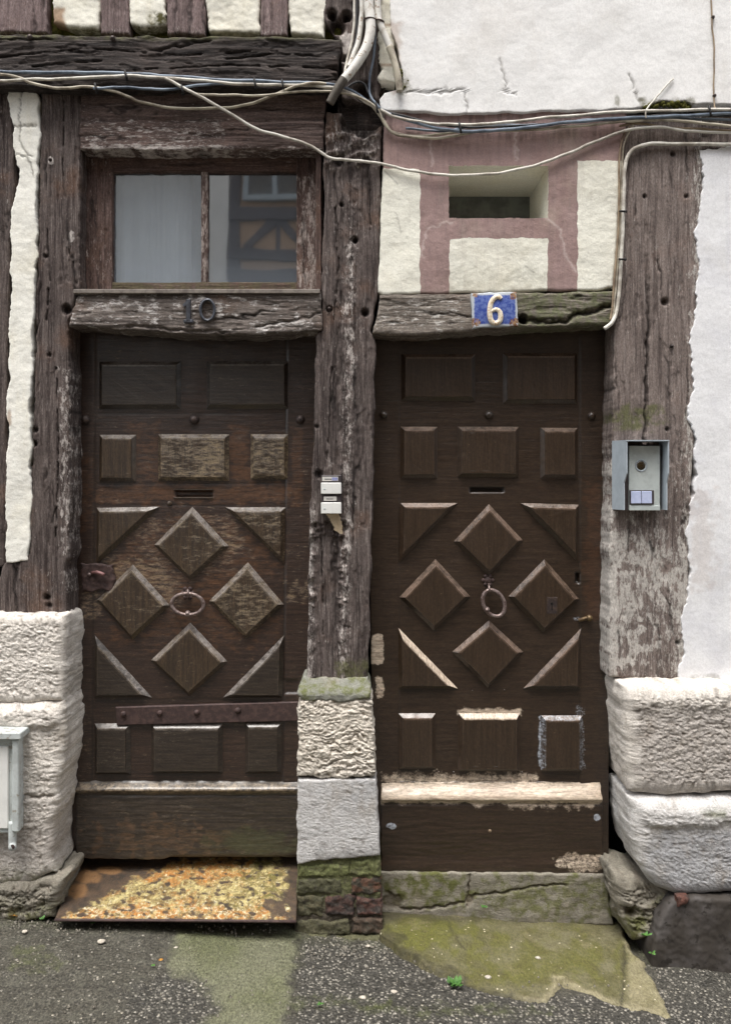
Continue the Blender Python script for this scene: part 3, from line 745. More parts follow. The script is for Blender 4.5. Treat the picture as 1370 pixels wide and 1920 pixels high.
o = plate('timber_post', [(190, 611), (300, 607), (545, 603), (620, 604), (628, 592), (800, 588), (1000, 580), (1278, 574)],
          [(190, 716), (540, 712), (620, 697), (640, 704), (900, 700), (1278, 690)], [(605, 205), (640, 212), (660, 240), (716, 236)], 1278, .0, .16, M['postmid'], res=.0032, rim=.010,
          disp=wood('v', 62, .005, .0018, .008, .10, 15, splits=[[(628, 390), (634, 500), (626, 600)], [(622, 690), (614, 860)], [(602, 1010), (606, 1190)], [(690, 300), (694, 430)]], pits=[(617, 580, 6, .018), (684, 586, 7, .025), (665, 450, 6, .02), (640, 383, 4, .012), (594, 800, 4, .01), (636, 302, 10, .02), (598, 890, 8, .015)], extra=mid_extra),
          seed=62, edge=(2.5, 50), attrs=lambda px, py: dict(
              m1=.55 * np.exp(-((px - (662 - (py - 300) * .018)) / 12) ** 2) * ss(py, 420, 470) + .7 * np.exp(-((px - 587 + (py - 900) * .02) / 8) ** 2) * ss(py, 880, 1000),
              m2=boxm(px, py, 625, 1240, 700, 1280, 6, 8) * .8) if False else dict(m1=np.maximum(.55 * np.exp(-((px - (662 - (py - 300) * .018)) / 12) ** 2) * ss(py, 420, 470) + .7 * np.exp(-((px - 587 + (py - 900) * .02) / 8) ** 2) * ss(py, 880, 1000), .42 * boxm(px, py, 612, 235, 705, 310, 10, 12)), m2=boxm(px, py, 625, 1240, 700, 1280, 6, 8) * .8))
tag(o, 'leaning grey post with a rough mortar ridge, standing between the two doors', 'post', TG)
# left post
o = plate('timber_post', [(160, 78), (500, 70), (800, 62), (1040, 54), (1056, 10), (1160, -40)], [(160, 152), (540, 150), (600, 132), (625, 127), (690, 131), (1000, 130), (1050, 127), (1062, 122), (1160, 127)], [(0, 160), (160, 168)], [(-40, 1160), (150, 1152)],
          .0, .16, M['post'], res=.0034, rim=.010, disp=wood('v', 63, splits=[[(88, 430), (93, 520), (86, 600)], [(106, 690), (110, 860), (104, 1010)], [(120, 190), (117, 330)]], und=.006, grain=.0018, crack=.009, cw=.10, cf=17, 
          pits=[(66, 806, 6, .015), (64, 832, 6, .02), (92, 665, 4, .01), (88, 1120, 7, .02), (92, 1135, 6, .015), (85, 480, 4, .01), (125, 580, 9, .025)]), seed=63, edge=(2.5, 40),
          attrs=lambda px, py: dict(m1=.55 * boxm(px, py, 112, 690, 134, 1050, 6, 8) + blob(px, py, 134, 445, 8, 12) + blob(px, py, 95, 300, 6, 8) + .5 * boxm(px, py, 120, 1070, 150, 1110, 5, 8),
                                    m4=blob(px, py, 88, 1108, 9, 14)))
tag(o, 'purple brown worm-eaten post beside the cream plaster and the door of number 10', 'post', TG)
o = plate('timber_post', -160, [(180, 22), (330, 27), (480, 18), (800, 12), (1060, 12)], 170, 1062, .012, .16, M['post'], res=.008, rim=.008, disp=wood('v', 64, .004), seed=64)
tag(o, 'post half buried under cream plaster at the left margin', 'post', TG)
# right post
def rp_extra(px, py):
    c = segd(px + 4 * fbm(px / 20, py / 30, 81, 3), py, [(1213, 480), (1216, 560), (1212, 700), (1208, 830)])
    k = np.exp(-(c / 2.6) ** 2) * ss(py, 440, 560)
    bev = 0
    return -.012 * k - bev * .012, k
o = plate('timber_post', [(215, 1172), (250, 1165), (560, 1158), (610, 1152), (800, 1147), (1000, 1142), (1278, 1142)], [(215, 1318), (600, 1312), (800, 1300), (1278, 1284)], 212, [(1124, 1258), (1140, 1272), (1300, 1276)],
          .0, .16, M['postright'], res=.004, rim=.012, disp=wood('v', 65, .004, .0012, .005, .08, 12, extra=rp_extra, pits=[(1261, 288, 5, .012), (1246, 566, 7, .018), (1208, 368, 4, .01), (1250, 805, 4, .01), (1286, 368, 4, .01), (1232, 860, 0.1, 0), (1270, 1205, 5, .01)]),
          seed=65, edge=(3, 60), attrs=lambda px, py: dict(
              m1=.34 * blob(px, py, 1195, 1080, 80, 140, 1.3) + .26 * blob(px, py, 1165, 1140, 40, 110, 1.1) + .5 * boxm(px, py, 1138, 840, 1156, 1270, 4, 5) + .35 * ss(py, 950, 1050) + .6 * ss(px - np.interp(py, [280, 600, 800, 1278], [1296, 1290, 1278, 1262]) + 9 * fbm(px / 18, py / 24, 86, 4), -6, 16),
              m2=blob(px, py, 1190, 782, 55, 26, .4) * .9))
tag(o, 'broad faded post with a long crack, carrying the grey intercom', 'post', TG)
o = plate('timber_rail', 1300, 1600, [(1300, 205), (1600, 200)], 277, .012, .12, M['postright'], res=.008, rim=.006, disp=wood('h', 66, .004), seed=66, attrs=lambda px, py: dict(m2=ss(235 - py, 0, 25)))
tag(o, 'short stained rail under the cables next to the broad faded post', 'rail', TG)
# header above transom window, lintels
o = plate('timber_header', 150, [(170, 612), (282, 606)], [(150, 170), (612, 172)], [(150, 281), (380, 283), (612, 283)], .004, .10, M['header'], res=.0035, rim=.008,
          disp=wood('h', 67, .005, .0012, .005, .09, 12, splits=[[(330, 205), (450, 200), (560, 207)]], extra=lambda px, py: (.010 * ss(py, 226, 234), .5 * np.exp(-((py - 226 - 5 * fbm(px / 60, 0 * px, 68, 3)) / 2.2) ** 2) * ss(fbm(px / 80, 0 * px + 3, 69, 2), -.3, .0))), seed=67,
          attrs=lambda px, py: dict(m1=.5 * boxm(px, py, 155, 225, 420, 282, 6, 14) + .6 * ss(py, 270, 282)))
tag(o, 'reddish brown header board directly above the transom window', 'beam', TG)
o = plate('door_lintel', [(549, 146), (580, 136), (612, 128)], [(549, 603), (628, 604)], [(130, 547), (603, 549)], [(128, 610), (250, 618), (350, 626), (480, 628), (604, 617)], -.022, .13, M['lintel10'], res=.003, rim=.010,
          disp=wood('h', 68, .007, .0016, .008, .10, 15, extra=lambda px, py: (-.012 * np.exp(-(segd(px, py + 4 * fbm(px / 30, py / 30, 3, 3), [(240, 612), (300, 618), (420, 622)]) / 3) ** 2) - .008 * np.exp(-(segd(px, py + 5 * fbm(px / 30, py / 30, 4, 3), [(480, 612), (540, 604), (600, 588)]) / 2.5) ** 2), .7 * np.exp(-(segd(px, py + 5 * fbm(px / 30, py / 30, 4, 3), [(480, 612), (540, 604), (600, 588)]) / 2.2) ** 2))), seed=68, edge=(2, 40),
          attrs=lambda px, py: dict(m1=.36 * blob(px, py, 215, 578, 120, 34, 1.2) + .22 * blob(px, py, 400, 570, 120, 26, 1.2) + .45 * blob(px, py, 530, 612, 70, 14, .8)))
tag(o, 'bowed lintel with flaking white paint that carries the numerals 10', 'lintel', TG)
o = plate('door_lintel', [(553, 712), (625, 699)], [(540, 1150), (625, 1152)], [(700, 552), (1150, 546)], [(698, 624), (790, 628), (900, 619), (1060, 610), (1150, 606)], -.016, .13, M['lintel6'], res=.003, rim=.010,
          disp=wood('h', 69, .007, .0014, .006, .09, 13, extra=lambda px, py: (-.022 * np.exp(-(segd(px, py + 5 * fbm(px / 25, py / 25, 5, 3), [(968, 596), (985, 600), (1045, 604), (1080, 592), (1148, 572)]) / 4.0) ** 2) - .03 * blob(px, py, 980, 597, 10, 10), np.maximum(np.exp(-(segd(px, py + 5 * fbm(px / 25, py / 25, 5, 3), [(1000, 605), (1045, 603), (1080, 592), (1148, 572)]) / 3.2) ** 2), blob(px, py, 980, 597, 12, 11)))), seed=69, edge=(2, 40),
          attrs=lambda px, py: dict(m2=ss(px, 930, 1000) * .95, m1=.45 * boxm(px, py, 700, 555, 870, 620, 8, 14)))
tag(o, 'split mossy lintel that carries the blue number 6 plaque', 'lintel', TG)

# ================================================================== PLASTER WALLS
lc = [(40, 160), (36, 260), (55, 300), (62, 330)]
lc2 = [(20, 236), (70, 236)]
o = plate('plaster_wall', [(165, 14), (200, 20), (320, 34), (400, 22), (700, 14), (1055, 13)], [(165, 60), (190, 74), (500, 67), (650, 62), (800, 56), (1000, 58), (1055, 52)], [(14, 158), (60, 162)], [(13, 1052), (56, 1050)],
          -.006, .10, M['cream'], res=.004, rim=.005, disp=plas(71, .004, .0006, [lc, lc2, [(22, 292), (60, 292)]]), edge=(5, 70), seed=71,
          attrs=lambda px, py: dict(m3=crackattr(px, py, [lc, lc2, [(22, 292), (60, 292)]], 71), m2=.5 * ss(180 - py, 0, 16), m4=.7 * blob(px, py, 18, 785, 5, 16)))
tag(o, 'narrow strip of cracked cream plaster beside the purple brown post', 'wall')
uc = [[(760, 172), (800, 173), (870, 168), (876, 215)], [(935, 110), (946, 150), (948, 172), (965, 176)], [(1180, 140), (1190, 175), (1196, 190)]]
o = plate('plaster_wall', [(-110, 730), (60, 734), (90, 746), (150, 757), (166, 756), (174, 722), (186, 713), (215, 714)], 1600, -110, [(712, 206), (735, 208), (860, 213), (1000, 209), (1190, 202), (1212, 198), (1236, 189), (1285, 188), (1296, 196), (1600, 196)],
          -.030, .12, M['white'], res=.005, rim=.004, disp=plas(72, .0022, .0003, uc), edge=(3, 60), seed=72,
          attrs=lambda px, py: dict(m3=crackattr(px, py, uc, 72, 1.8, .55), m2=.8 * blob(px, py, 758, 160, 14, 22) + .7 * blob(px, py, 1156, 190, 8, 14) + .8 * boxm(px, py, 1200, 186, 1300, 205, 4, 6), m4=.5 * boxm(px, py, 728, 40, 750, 170, 5, 8)))
tag(o, 'large white rendered wall of the upper storey over the cables', 'wall')
o = plate('plaster_fragment', [(-110, 712), (155, 711)], [(-110, 734), (60, 735), (95, 742), (155, 738)], -110, [(711, 150), (738, 156)], -.012, .06, M['cream2'], res=.004, rim=.008, disp=plas(73, .008, .001), edge=(4, 20), seed=73, attrs=lambda px, py: dict(m4=.8 * np.exp(-((py - 47) / 3) ** 2) + .8 * np.exp(-((py - 122) / 3) ** 2)))
tag(o, 'broken strip of cream plaster behind the short right-hand conduit', 'plaster')
o = plate('plaster_wall', [(275, 1312), (500, 1306), (700, 1296), (800, 1292), (830, 1302), (930, 1300), (1000, 1286), (1060, 1290), (1150, 1282), (1278, 1268)], 1600, 276, [(1268, 1276), (1600, 1277)],
          -.007, .10, M['whiter'], res=.0038, rim=.0025, disp=plas(74, .002, .0003), edge=(9, 75), seed=74, attrs=lambda px, py: dict(m2=.4 * blob(px, py, 1320, 1270, 30, 8), m4=.25 * boxm(px, py, 1295, 920, 1335, 1100, 12, 20)))
tag(o, 'whitewashed wall strip with ragged edge beside the broad faded post', 'wall')
# painted panel with niche
def pinkm(px, py):
    cr = boxm(px, py, 640, 316, 787, 700, 1.2, 2) + boxm(px, py, 842, 447, 1026, 700, 1.2, 2) + boxm(px, py, 1082, 302, 1300, 700, 1.2, 2)
    m = 1 - np.clip(cr, 0, 1)
    wash = .25 * boxm(px, py, 770, 530, 1100, 560, 6, 6)
    gr = np.clip(boxm(px, py, 640, 200, 1300, 262, 8, 10) * .35, 0, 1)
    return dict(m1=m, m3=gr * ss(fbm(px / 12, py / 90, 91, 3), -.1, .4) + crackattr(px, py, [[(720, 320), (745, 345)], [(742, 400), (752, 440)], [(985, 500), (1000, 510)]], 9, 1.6, .35), m2=.25 * boxm(px, py, 840, 500, 1030, 560, 12, 10), m5=crackattr(px, py, [[(845, 415), (800, 428), (790, 480)], [(1020, 405), (1050, 430), (1060, 480), (1080, 510)], [(808, 262), (810, 312)], [(965, 245), (967, 300)]], 10, 2.6, .5))
wallp = thing('painted_wall', 'plaster panel painted with pink brown mock timbers around a small niche', 'wall', P(930, 550, 0))
plate('plaster_face', [(200, 722), (230, 720), (552, 708)], [(200, 1176), (545, 1150)], [(712, 205), (1176, 205)], [(708, 547), (720, 553), (900, 548), (1120, 545), (1140, 540)], -.012, .09, M['pink'], res=.003, rim=.010,
      disp=plas(75, .004, .0005), attrs=pinkm, parent=wallp, hole=(841, 311, 1027, 409), edge=(1.5, 40), seed=75)
x0, _, z0 = P(838, 412, -.012); x1, _, z1 = P(1030, 308, -.012)
nd = .32
def quadgrid(a, b, c, d, n=24, m=24, wob=.002, seed=1):
    a, b, c, d = map(np.array, (a, b, c, d)); u, v = np.meshgrid(np.linspace(0, 1, n), np.linspace(0, 1, m))
    u = u[..., None]; v = v[..., None]
    Pt = (a * (1 - u) + b * u) * (1 - v) + (d * (1 - u) + c * u) * v
    return Pt
mb = MB()
mb.add([(x0, -.004, z0), (x1, -.004, z0), (x1, -.004, z1), (x0, -.004, z1), (x0 + .012, nd, z0 + .01), (x1 - .012, nd, z0 + .01), (x1 - .012, nd, z1 - .012), (x0 + .012, nd, z1 - .012)],
       [[0, 1, 5, 4], [1, 2, 6, 5], [2, 3, 7, 6], [3, 0, 4, 7]])
ni = mb.build('niche', M['cream2'], wallp)
nb_ = MB().box(x0 - .02, x1 + .02, nd - .002, nd + .01, z0 - .02, z1 + .02); nb_.build('pane', M['nichepane'], ni)
nb_ = MB().box(x0 + .01, x1 - .012, nd - .02, nd - .006, z0 + .052, z0 + .066, .002); nb_.build('bar', M['greymetal'], ni)

# ================================================================== STONES
SG = 'limestone blocks at the foot of the posts'
def st_left(px, py): return dict(m1=.25 + 0 * px, m2=0 * px)
o = plate('stone_block', -160, [(1150, 122), (1300, 120), (1330, 118)], [(-160, 1154), (122, 1153)], [(-160, 1318), (60, 1322), (90, 1316), (122, 1318)], -.075, .16, M['stone'], res=.0033, rim=.030, fade=0.035, disp=stone(81, .010, 40, .002, layered=.003), seed=81, rings=9, sj=.0035, edge=(2, 40))
tag(o, 'warm white layered block under the purple brown post', 'stone', SG)
o = plate('stone_block', -160, [(1318, 118), (1400, 122), (1500, 108), (1600, 98), (1660, 108)], [(-160, 1316), (122, 1316)], [(-160, 1668), (60, 1660), (100, 1636), (122, 1640)], -.078, .16, M['stone'], res=.0034, rim=.030,
          fade=0.03, disp=stone(82, .011, 30, .0016, lambda px, py: (.012 * blob(px, py, 60, 1345, 70, 22, .2) - .012 * np.exp(-((py - 1494 - 4 * fbm(px / 20, 0 * px, 5, 3)) / 3) ** 2) * ss(100 - px, -5, 5), .6 * np.exp(-((py - 1494 - 4 * fbm(px / 20, 0 * px, 5, 3)) / 3) ** 2) * ss(100 - px, -5, 5))), seed=82, rings=9, sj=.0035, edge=(4, 40),
          attrs=lambda px, py: dict(m1=ss(py, 1420, 1600) * .9, m2=ss(py, 1610, 1660) * .7))
tag(o, 'tall grey white block behind the meter cabinet', 'stone', SG)
o = plate('rubble_footing', -160, [(1630, 132), (1680, 112), (1740, 98)], [(-160, 1655), (60, 1655), (100, 1644), (130, 1638)], [(-160, 1735), (100, 1728)], -.088, .12, M['rubble'], res=.004, rim=.03, fade=0.04, disp=stone(83, .036, 22, .003), seed=83, rings=8, sj=.010, edge=(6, 40),
          attrs=lambda px, py: dict(m2=.8 * ss(py, 1670, 1730), m1=.4 + 0 * px))
tag(o, 'crumbling mossy footing at the corner of the rusty plate', 'stone')
# middle stack
o = plate('cement_cap', [(1276, 566), (1300, 556), (1318, 566)], [(1276, 690), (1300, 697), (1318, 690)], 1276, [(556, 1312), (640, 1318), (697, 1310)], -.058, .12, M['cap'], res=.003, rim=.010, edge=(3, 24), seed=84,
          disp=lambda X, Z, px, py: -.045 * ss(1298 - py, -6, 22) + fbm(X * 30, Z * 30, 84, 4) * .003, attrs=lambda px, py: dict(m2=.9 * ss(fbm(px / 30, py / 20, 85, 3), -.35, .15)))
tag(o, 'rounded mossy cement cap under the leaning grey post', 'cap')
o = plate('stone_block', [(1312, 560), (1458, 556)], [(1312, 697), (1458, 705)], 1311, [(556, 1457), (640, 1462), (705, 1456)], -.055, .14, M['stonem'], res=.0028, rim=.014, disp=stone(86, .014, 46, .002, layered=.013), seed=86, rings=5, sj=.004, edge=(3, 20), attrs=lambda px, py: dict(m1=ss(py, 1400, 1460) * .3))
tag(o, 'deeply layered cream block between the doors under the mossy cap', 'stone', SG)
o = plate('stone_block', [(1462, 557), (1615, 557)], [(1462, 705), (1615, 712)], [(556, 1463), (705, 1461)], [(557, 1622), (600, 1614), (712, 1606)], -.055, .14, M['stoneg'], res=.003, rim=.008, fade=0.015, disp=stone(87, .003, 24, .0008), seed=87, rings=4, sj=.003, edge=(2, 30), attrs=lambda px, py: dict(m1=.35 + 0 * px, m3=.5 * boxm(px, py, 590, 1590, 720, 1622, 5, 8)))
tag(o, 'smooth pale grey block between the doors above the bricks', 'stone', SG)
plate('joint_mortar', 560, 700, 1452, 1468, -.030, .1, M['darkstone'], res=.004, rim=.004, disp=plas(5, .004, .002))
tag(bpy.data.objects['joint_mortar'], 'dark mortar joint between layered and smooth block', 'mortar')
# bricks
bp = thing('brick_plinth', 'small stump of dark wet bricks with a green mossy top course', 'brickwork', P(635, 1760, -.05))
plate('mortar_bed', [(1600, 558), (1765, 552)], [(1600, 710), (1765, 716)], 1600, 1775, -.036, .14, M['brick'], res=.004, rim=.006, parent=bp, seed=88, disp=plas(88, .008, .003), attrs=lambda px, py: dict(m3=.9 + 0 * px, m2=.7 * ss(1720 - py, 0, 60)))
def brick(x0, y0, x1, y1, sd, red=0, green=0, pale=0, Y=-.056):
    plate('brick', x0, x1, y0, y1, Y + .012, .08, M['brick'], res=.0035, rim=.010, parent=bp, seed=sd, edge=(3.5, 22), disp=lambda X, Z, px, py: fbm(X * 30, Z * 30, sd, 4) * .005,
          attrs=lambda px, py: dict(m1=red * ss(fbm(px / 20, py / 10, sd, 2) + (y1 - py) / (y1 - y0) * .5, -.1, .4), m2=green + 0 * px, m3=pale + 0 * px))
brick(560, 1622, 652, 1645, 201, 0, 1, .9); brick(655, 1612, 713, 1643, 202, .2, .9, .9)
brick(557, 1649, 642, 1676, 203, 0, .35, 0); brick(658, 1646, 714, 1676, 204, 1, .1, 0)
brick(556, 1680, 606, 1720, 205, .2, .3, 0); brick(609, 1679, 664, 1718, 206, .5, 0, 0); brick(668, 1684, 715, 1718, 207, .7, 0, 0)
brick(554, 1728, 655, 1756, 208, .1, .3, .3, -.062); brick(660, 1724, 717, 1752, 209, .4, .1, 0, -.06)
brick(556, 1756, 612, 1772, 210, .1, .4, .5, -.075); brick(616, 1760, 712, 1776, 211, .1, .4, .4, -.078)
# right stack
o = plate('stone_block', [(1278, 1166), (1495, 1180)], 1600, [(1160, 1284), (1600, 1279)], [(1180, 1490), (1260, 1498), (1355, 1490), (1600, 1492)], -.095, .18, M['stone'], res=.0034, rim=.050, fade=0.07, disp=stone(91, .012, 34, .002, lambda px, py: (.006 * ss(1330 - py, -12, 12), 0 * px)), seed=91, rings=9, sj=.0035, edge=(3, 50),
          attrs=lambda px, py: dict(m1=1.0 * boxm(px, py, 1195, 1328, 1700, 1485, 14, 20) + .3 * ss(py, 1430, 1490)))
tag(o, 'broad weathered block with a smooth white top under the broad faded post', 'stone', SG)
o = plate('stone_block', [(1494, 1180), (1560, 1184), (1620, 1196), (1660, 1222), (1688, 1262)], 1600, [(1180, 1497), (1600, 1496)], [(1196, 1650), (1262, 1684), (1355, 1680), (1600, 1676)], -.100, .18, M['stoneg'], res=.0034, rim=.045, fade=0.06, disp=stone(92, .008, 26, .0016, lambda px, py: (.016 * ss(1546 + 8 * fbm(px / 40, py / 40, 6, 3) - py, -8, 8) * ss(px, 1180, 1230), 0 * px)), seed=92, rings=9, sj=.0035, edge=(3, 50),
          attrs=lambda px, py: dict(m1=.95 * ss(py + 10 * fbm(px / 30, py / 30, 7, 3), 1545, 1575) * ss(px, 1195, 1225), m2=.7 * np.exp(-((py - 1524) / 8) ** 2) * ss(px, 1290, 1340), m3=.35 * ss(py, 1640, 1690)))
tag(o, 'bulging grey block with rounded lower corner, lowest of the right pile', 'stone', SG)
o = plate('rubble_footing', [(1600, 1148), (1650, 1148), (1700, 1160), (1770, 1176)], [(1600, 1200), (1650, 1250), (1700, 1275), (1770, 1238)], [(1135, 1636), (1200, 1645), (1275, 1672)], [(1150, 1740), (1190, 1768), (1240, 1758)], -.055, .18, M['rubble'], res=.0034, rim=.035, fade=0.04, disp=stone(93, .044, 18, .003, lambda px, py: (-.03 * blob(px, py, 1180, 1712, 12, 10), .9 * blob(px, py, 1180, 1712, 14, 11))), seed=93, rings=8, sj=.010, edge=(5, 30),
          attrs=lambda px, py: dict(m2=.9 * np.maximum(blob(px, py, 1185, 1735, 34, 30, .5), blob(px, py, 1235, 1700, 30, 24, .5) * .6), m1=.3 + 0 * px))
tag(o, 'lumpy mossy footing stone under the bulging grey block', 'stone')
o = plate('dark_plinth', [(1680, 1275), (1705, 1250), (1740, 1232), (1790, 1222), (1830, 1222)], 1600, [(1222, 1698), (1300, 1686), (1600, 1680)], [(1222, 1824), (1600, 1850)], -.125, .1, M['darkstone'], res=.005, rim=.012, disp=plas(94, .006, .0012), edge=(3, 40), seed=94)
tag(o, 'smooth dark rendered plinth meeting the asphalt at the right', 'plinth')
o = plate('brick_chip', [(1686, 1268), (1704, 1270)], [(1686, 1292), (1704, 1284)], 1683, [(1268, 1702), (1292, 1694)], -.134, -.10, M['brick'], res=.003, rim=.006, disp=plas(95, .004, .002), seed=95, attrs=lambda px, py: dict(m1=1 + 0 * px))
tag(o, 'orange brick chip wedged above the dark plinth', 'brick')

# ================================================================== WINDOW of number 10
win = thing('transom_window', 'two-pane transom window in a flaking brown frame over the door of number 10', 'window', P(380, 545, .08))
YF = .075
plate('stile', 150, 211, 276, 545, YF, .12, M['frame'], res=.004, rim=.004, parent=win, seed=101, edge=(.6, 60), disp=wood('v', 101, .001, .0008, .002))
plate('stile', 556, 606, 276, 545, YF, .12, M['frame'], res=.004, rim=.004, parent=win, seed=102, edge=(.6, 60), disp=wood('v', 102, .001, .0008, .002), attrs=lambda px, py: dict(m1=.5 * boxm(px, py, 556, 330, 600, 540, 6, 14)))
plate('rail', 209, 558, 276, 322, YF + .003, .12, M['frameh'], res=.004, rim=.004, parent=win, seed=103, edge=(.6, 60), disp=wood('h', 103, .001, .0008, .002))
plate('rail', 207, 558, 529, 546, YF + .002, .12, M['frameh'], res=.004, rim=.004, parent=win, seed=104, edge=(.6, 60), disp=wood('h', 104, .001, .0008, .002), attrs=lambda px, py: dict(m2=.5 + 0 * px))
plate('mullion', 377, 390, 320, 531, YF + .006, .12, M['frame'], res=.004, rim=.004, parent=win, seed=105, edge=(.6, 60), disp=wood('v', 105, .001, .0008, .002), attrs=lambda px, py: dict(m1=.5 + 0 * px))
for (a, b_) in ((204, 381), (386, 560)):
    X0, _, Z0 = P(a, 534, .1); X1, _, Z1 = P(b_, 318, .1)
    MB().box(X0, X1, .100, .103, Z0, Z1).build('pane', M['glassl'] if a < 300 else M['glass'], win)
# reveal beads beside the stiles
plate('bead', 592, 602, 284, 543, .02, .08, M['frame'], res=.006, rim=.003, parent=win, seed=106, edge=(.6, 60))
# sill strip
X0, _, Z0 = P(138, 550, -.035); X1, _, Z1 = P(600, 542, -.035)
sl = MB().box(X0, X1, -.036, .073, Z0, Z1, .002).build('sill', M['sill'], win)
# curtain behind left pane and room behind
cu = MB(); n = 60
xs = np.linspace(P(170, 0, .2)[0], P(366, 0, .2)[0], n)
V = []; F = []
for i, x in enumerate(xs):
    y = .122 + .008 * math.sin(i * .45) + .003 * math.sin(i * 1.3)
    V += [(x, y, P(0, 560, .12)[2]), (x, y, P(0, 290, .12)[2])]
for i in range(n - 1): F.append([2 * i, 2 * i + 2, 2 * i + 3, 2 * i + 1])
cur = mesh('window_curtain', V, F, M['curtain'])
tag(cur, 'pale grey curtain hanging behind the left pane of the transom window', 'curtain')
rm = MB().box(-3.2, 3.2, .35, 2.2, -.3, 3.9)
rm.F = [f[::-1] for f in rm.F]
o = rm.build('house_interior', M['interior']); o['kind'] = 'structure'
# strip walls that close the room to the street side around the front
o = MB().box(-3.2, 3.2, .25, .34, 3.85, 6.5).build('upper_wall_core', M['interior']); o['kind'] = 'structure'
o.name = 'wall_core'

# ================================================================== DOORS
def door_leaf(parent, L, R, T, B, Y0, mat, disp, attrs, seed):
    return plate('door_leaf', L, R, T, B, Y0, Y0 + .045, mat, res=.005, rim=.003, disp=disp, attrs=attrs, parent=parent, seed=seed, edge=(.6, 60))
def inset(poly2, off):
    p = np.array(poly2, float); n = len(p)
    area = .5 * sum(p[i][0] * p[(i + 1) % n][1] - p[(i + 1) % n][0] * p[i][1] for i in range(n))
    s = 1 if area > 0 else -1
    out = []
    for i in range(n):
        a, b_, c = p[i - 1], p[i], p[(i + 1) % n]
        d1 = (b_ - a) / np.linalg.norm(b_ - a); d2 = (c - b_) / np.linalg.norm(c - b_)
        n1 = s * np.array([-d1[1], d1[0]]); n2 = s * np.array([-d2[1], d2[0]])
        k = (n1 + n2); k = k / (1 + n1.dot(n2))
        out.append(b_ + k * off)
    return np.array(out)
def panel(parent, pts, Yb, H, bev, mat, seed, prim=(), blue=(), parentname='raised_panel', wear=1.0, top=.5, scr=0.0):
    # pts clockwise in the picture -> make it counter-clockwise seen from the street
    w = np.array([[PA(x, y, Yb)[0], PA(x, y, Yb)[1]] for x, y in pts])
    n = len(w)
    area = .5 * sum(w[i][0] * w[(i + 1) % n][1] - w[(i + 1) % n][0] * w[i][1] for i in range(n))
    order = list(range(n))
    if area < 0: order = order[::-1]; w = w[order]
    # edge i runs from vertex i to i+1 ; original edge ids
    eid = []
    for i in range(n):
        a, b_ = order[i], order[(i + 1) % n]
        eid.append(a if (a + 1) % n == b_ else b_)
    rings = [(0, -.003, 0), (0.0005, .002, .25), (bev, H * .72, .35), (bev + .0012, H, 1.0), (bev + .009, H + .0005, 0.0), (bev + .011, H + .0005, 0.0)]
    V = []; at_e = []; at_p = []; at_b = []; at_top_light = []
    upf = []
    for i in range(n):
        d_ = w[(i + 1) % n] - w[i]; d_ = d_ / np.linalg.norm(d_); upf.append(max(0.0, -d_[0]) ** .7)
    segs = [max(2, int(np.linalg.norm(w[(i + 1) % n] - w[i]) / .006)) for i in range(n)]
    tot = sum(segs)
    for (off, h, ed) in rings:
        q = inset(w, off)
        for i in range(n):
            for k in range(segs[i]):
                t = k / segs[i]; p = q[i] * (1 - t) + q[(i + 1) % n] * t
                jx = .0008 * float(pn(p[0] * 40, p[1] * 40, seed)); jz = .0008 * float(pn(p[0] * 40 + 9, p[1] * 40, seed + 1)); jh = .0010 * float(pn(p[0] * 25, p[1] * 25, seed + 2))
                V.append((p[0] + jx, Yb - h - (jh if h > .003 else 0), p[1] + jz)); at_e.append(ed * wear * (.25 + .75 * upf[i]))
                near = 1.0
                at_top_light.append((upf[i] * top if 0 < off <= bev + .003 else 0))  # upward bevels take the weathered grey and painted highlight
                at_p.append((1.0 if 0 < off <= bev + .003 else (.15 if off <= bev + .01 and off > 0 else 0)) if eid[i] in prim else 0)
                at_b.append((.62 if off <= bev + .003 else .1) if eid[i] in blue else 0)
    F = []
    for r in range(len(rings) - 1):
        for k in range(tot):
            F.append([r * tot + k, r * tot + (k + 1) % tot, (r + 1) * tot + (k + 1) % tot, (r + 1) * tot + k])
    F.append([(len(rings) - 1) * tot + k for k in range(tot)])
    return mesh(parentname, V, F, mat, parent, False, dict(edge=at_e, m1=at_p, m4=at_b, m6=at_top_light, m3=[scr] * len(at_e)))
def rect(x0, y0, x1, y1, j=0): return [(x0, y0), (x1, y0), (x1, y1), (x0, y1)]

# ---- door of number 10
Y10 = .135
d10 = thing('front_door', 'worn dark brown panelled door under the numerals 10, with an iron strap', 'door', P(350, 1606, Y10))
def d10attr(px, py):
    worn = np.maximum.reduce([boxm(px, py, 180, 905, 545, 945, 8, 12), boxm(px, py, 200, 965, 520, 1210, 25, 30) * .75, boxm(px, py, 430, 800, 470, 900, 8, 10), boxm(px, py, 545, 800, 568, 950, 5, 6) * .8,
                              boxm(px, py, 238, 790, 300, 900, 8, 10) * .7, boxm(px, py, 150, 850, 180, 1000, 6, 6) * .6])
    fl = np.maximum.reduce([boxm(px, py, 190, 1040, 330, 1120, 20, 20), boxm(px, py, 535, 1090, 575, 1130, 6, 10), boxm(px, py, 155, 1090, 190, 1160, 8, 8), boxm(px, py, 240, 960, 460, 1090, 20, 24) * .7])
    ck = np.zeros_like(px)
    for xx in (180, 537): ck = np.maximum(ck, .8 * np.exp(-((px - xx + (py - 700) * .009) / 1.6) ** 2))
    for yy in (775, 907, 948, 1312): ck = np.maximum(ck, .5 * np.exp(-((py - yy) / 1.3) ** 2) * ss(px, 178, 184) * ss(540 - px, 0, 6))
    return dict(m2=worn, m3=fl, ck=ck)
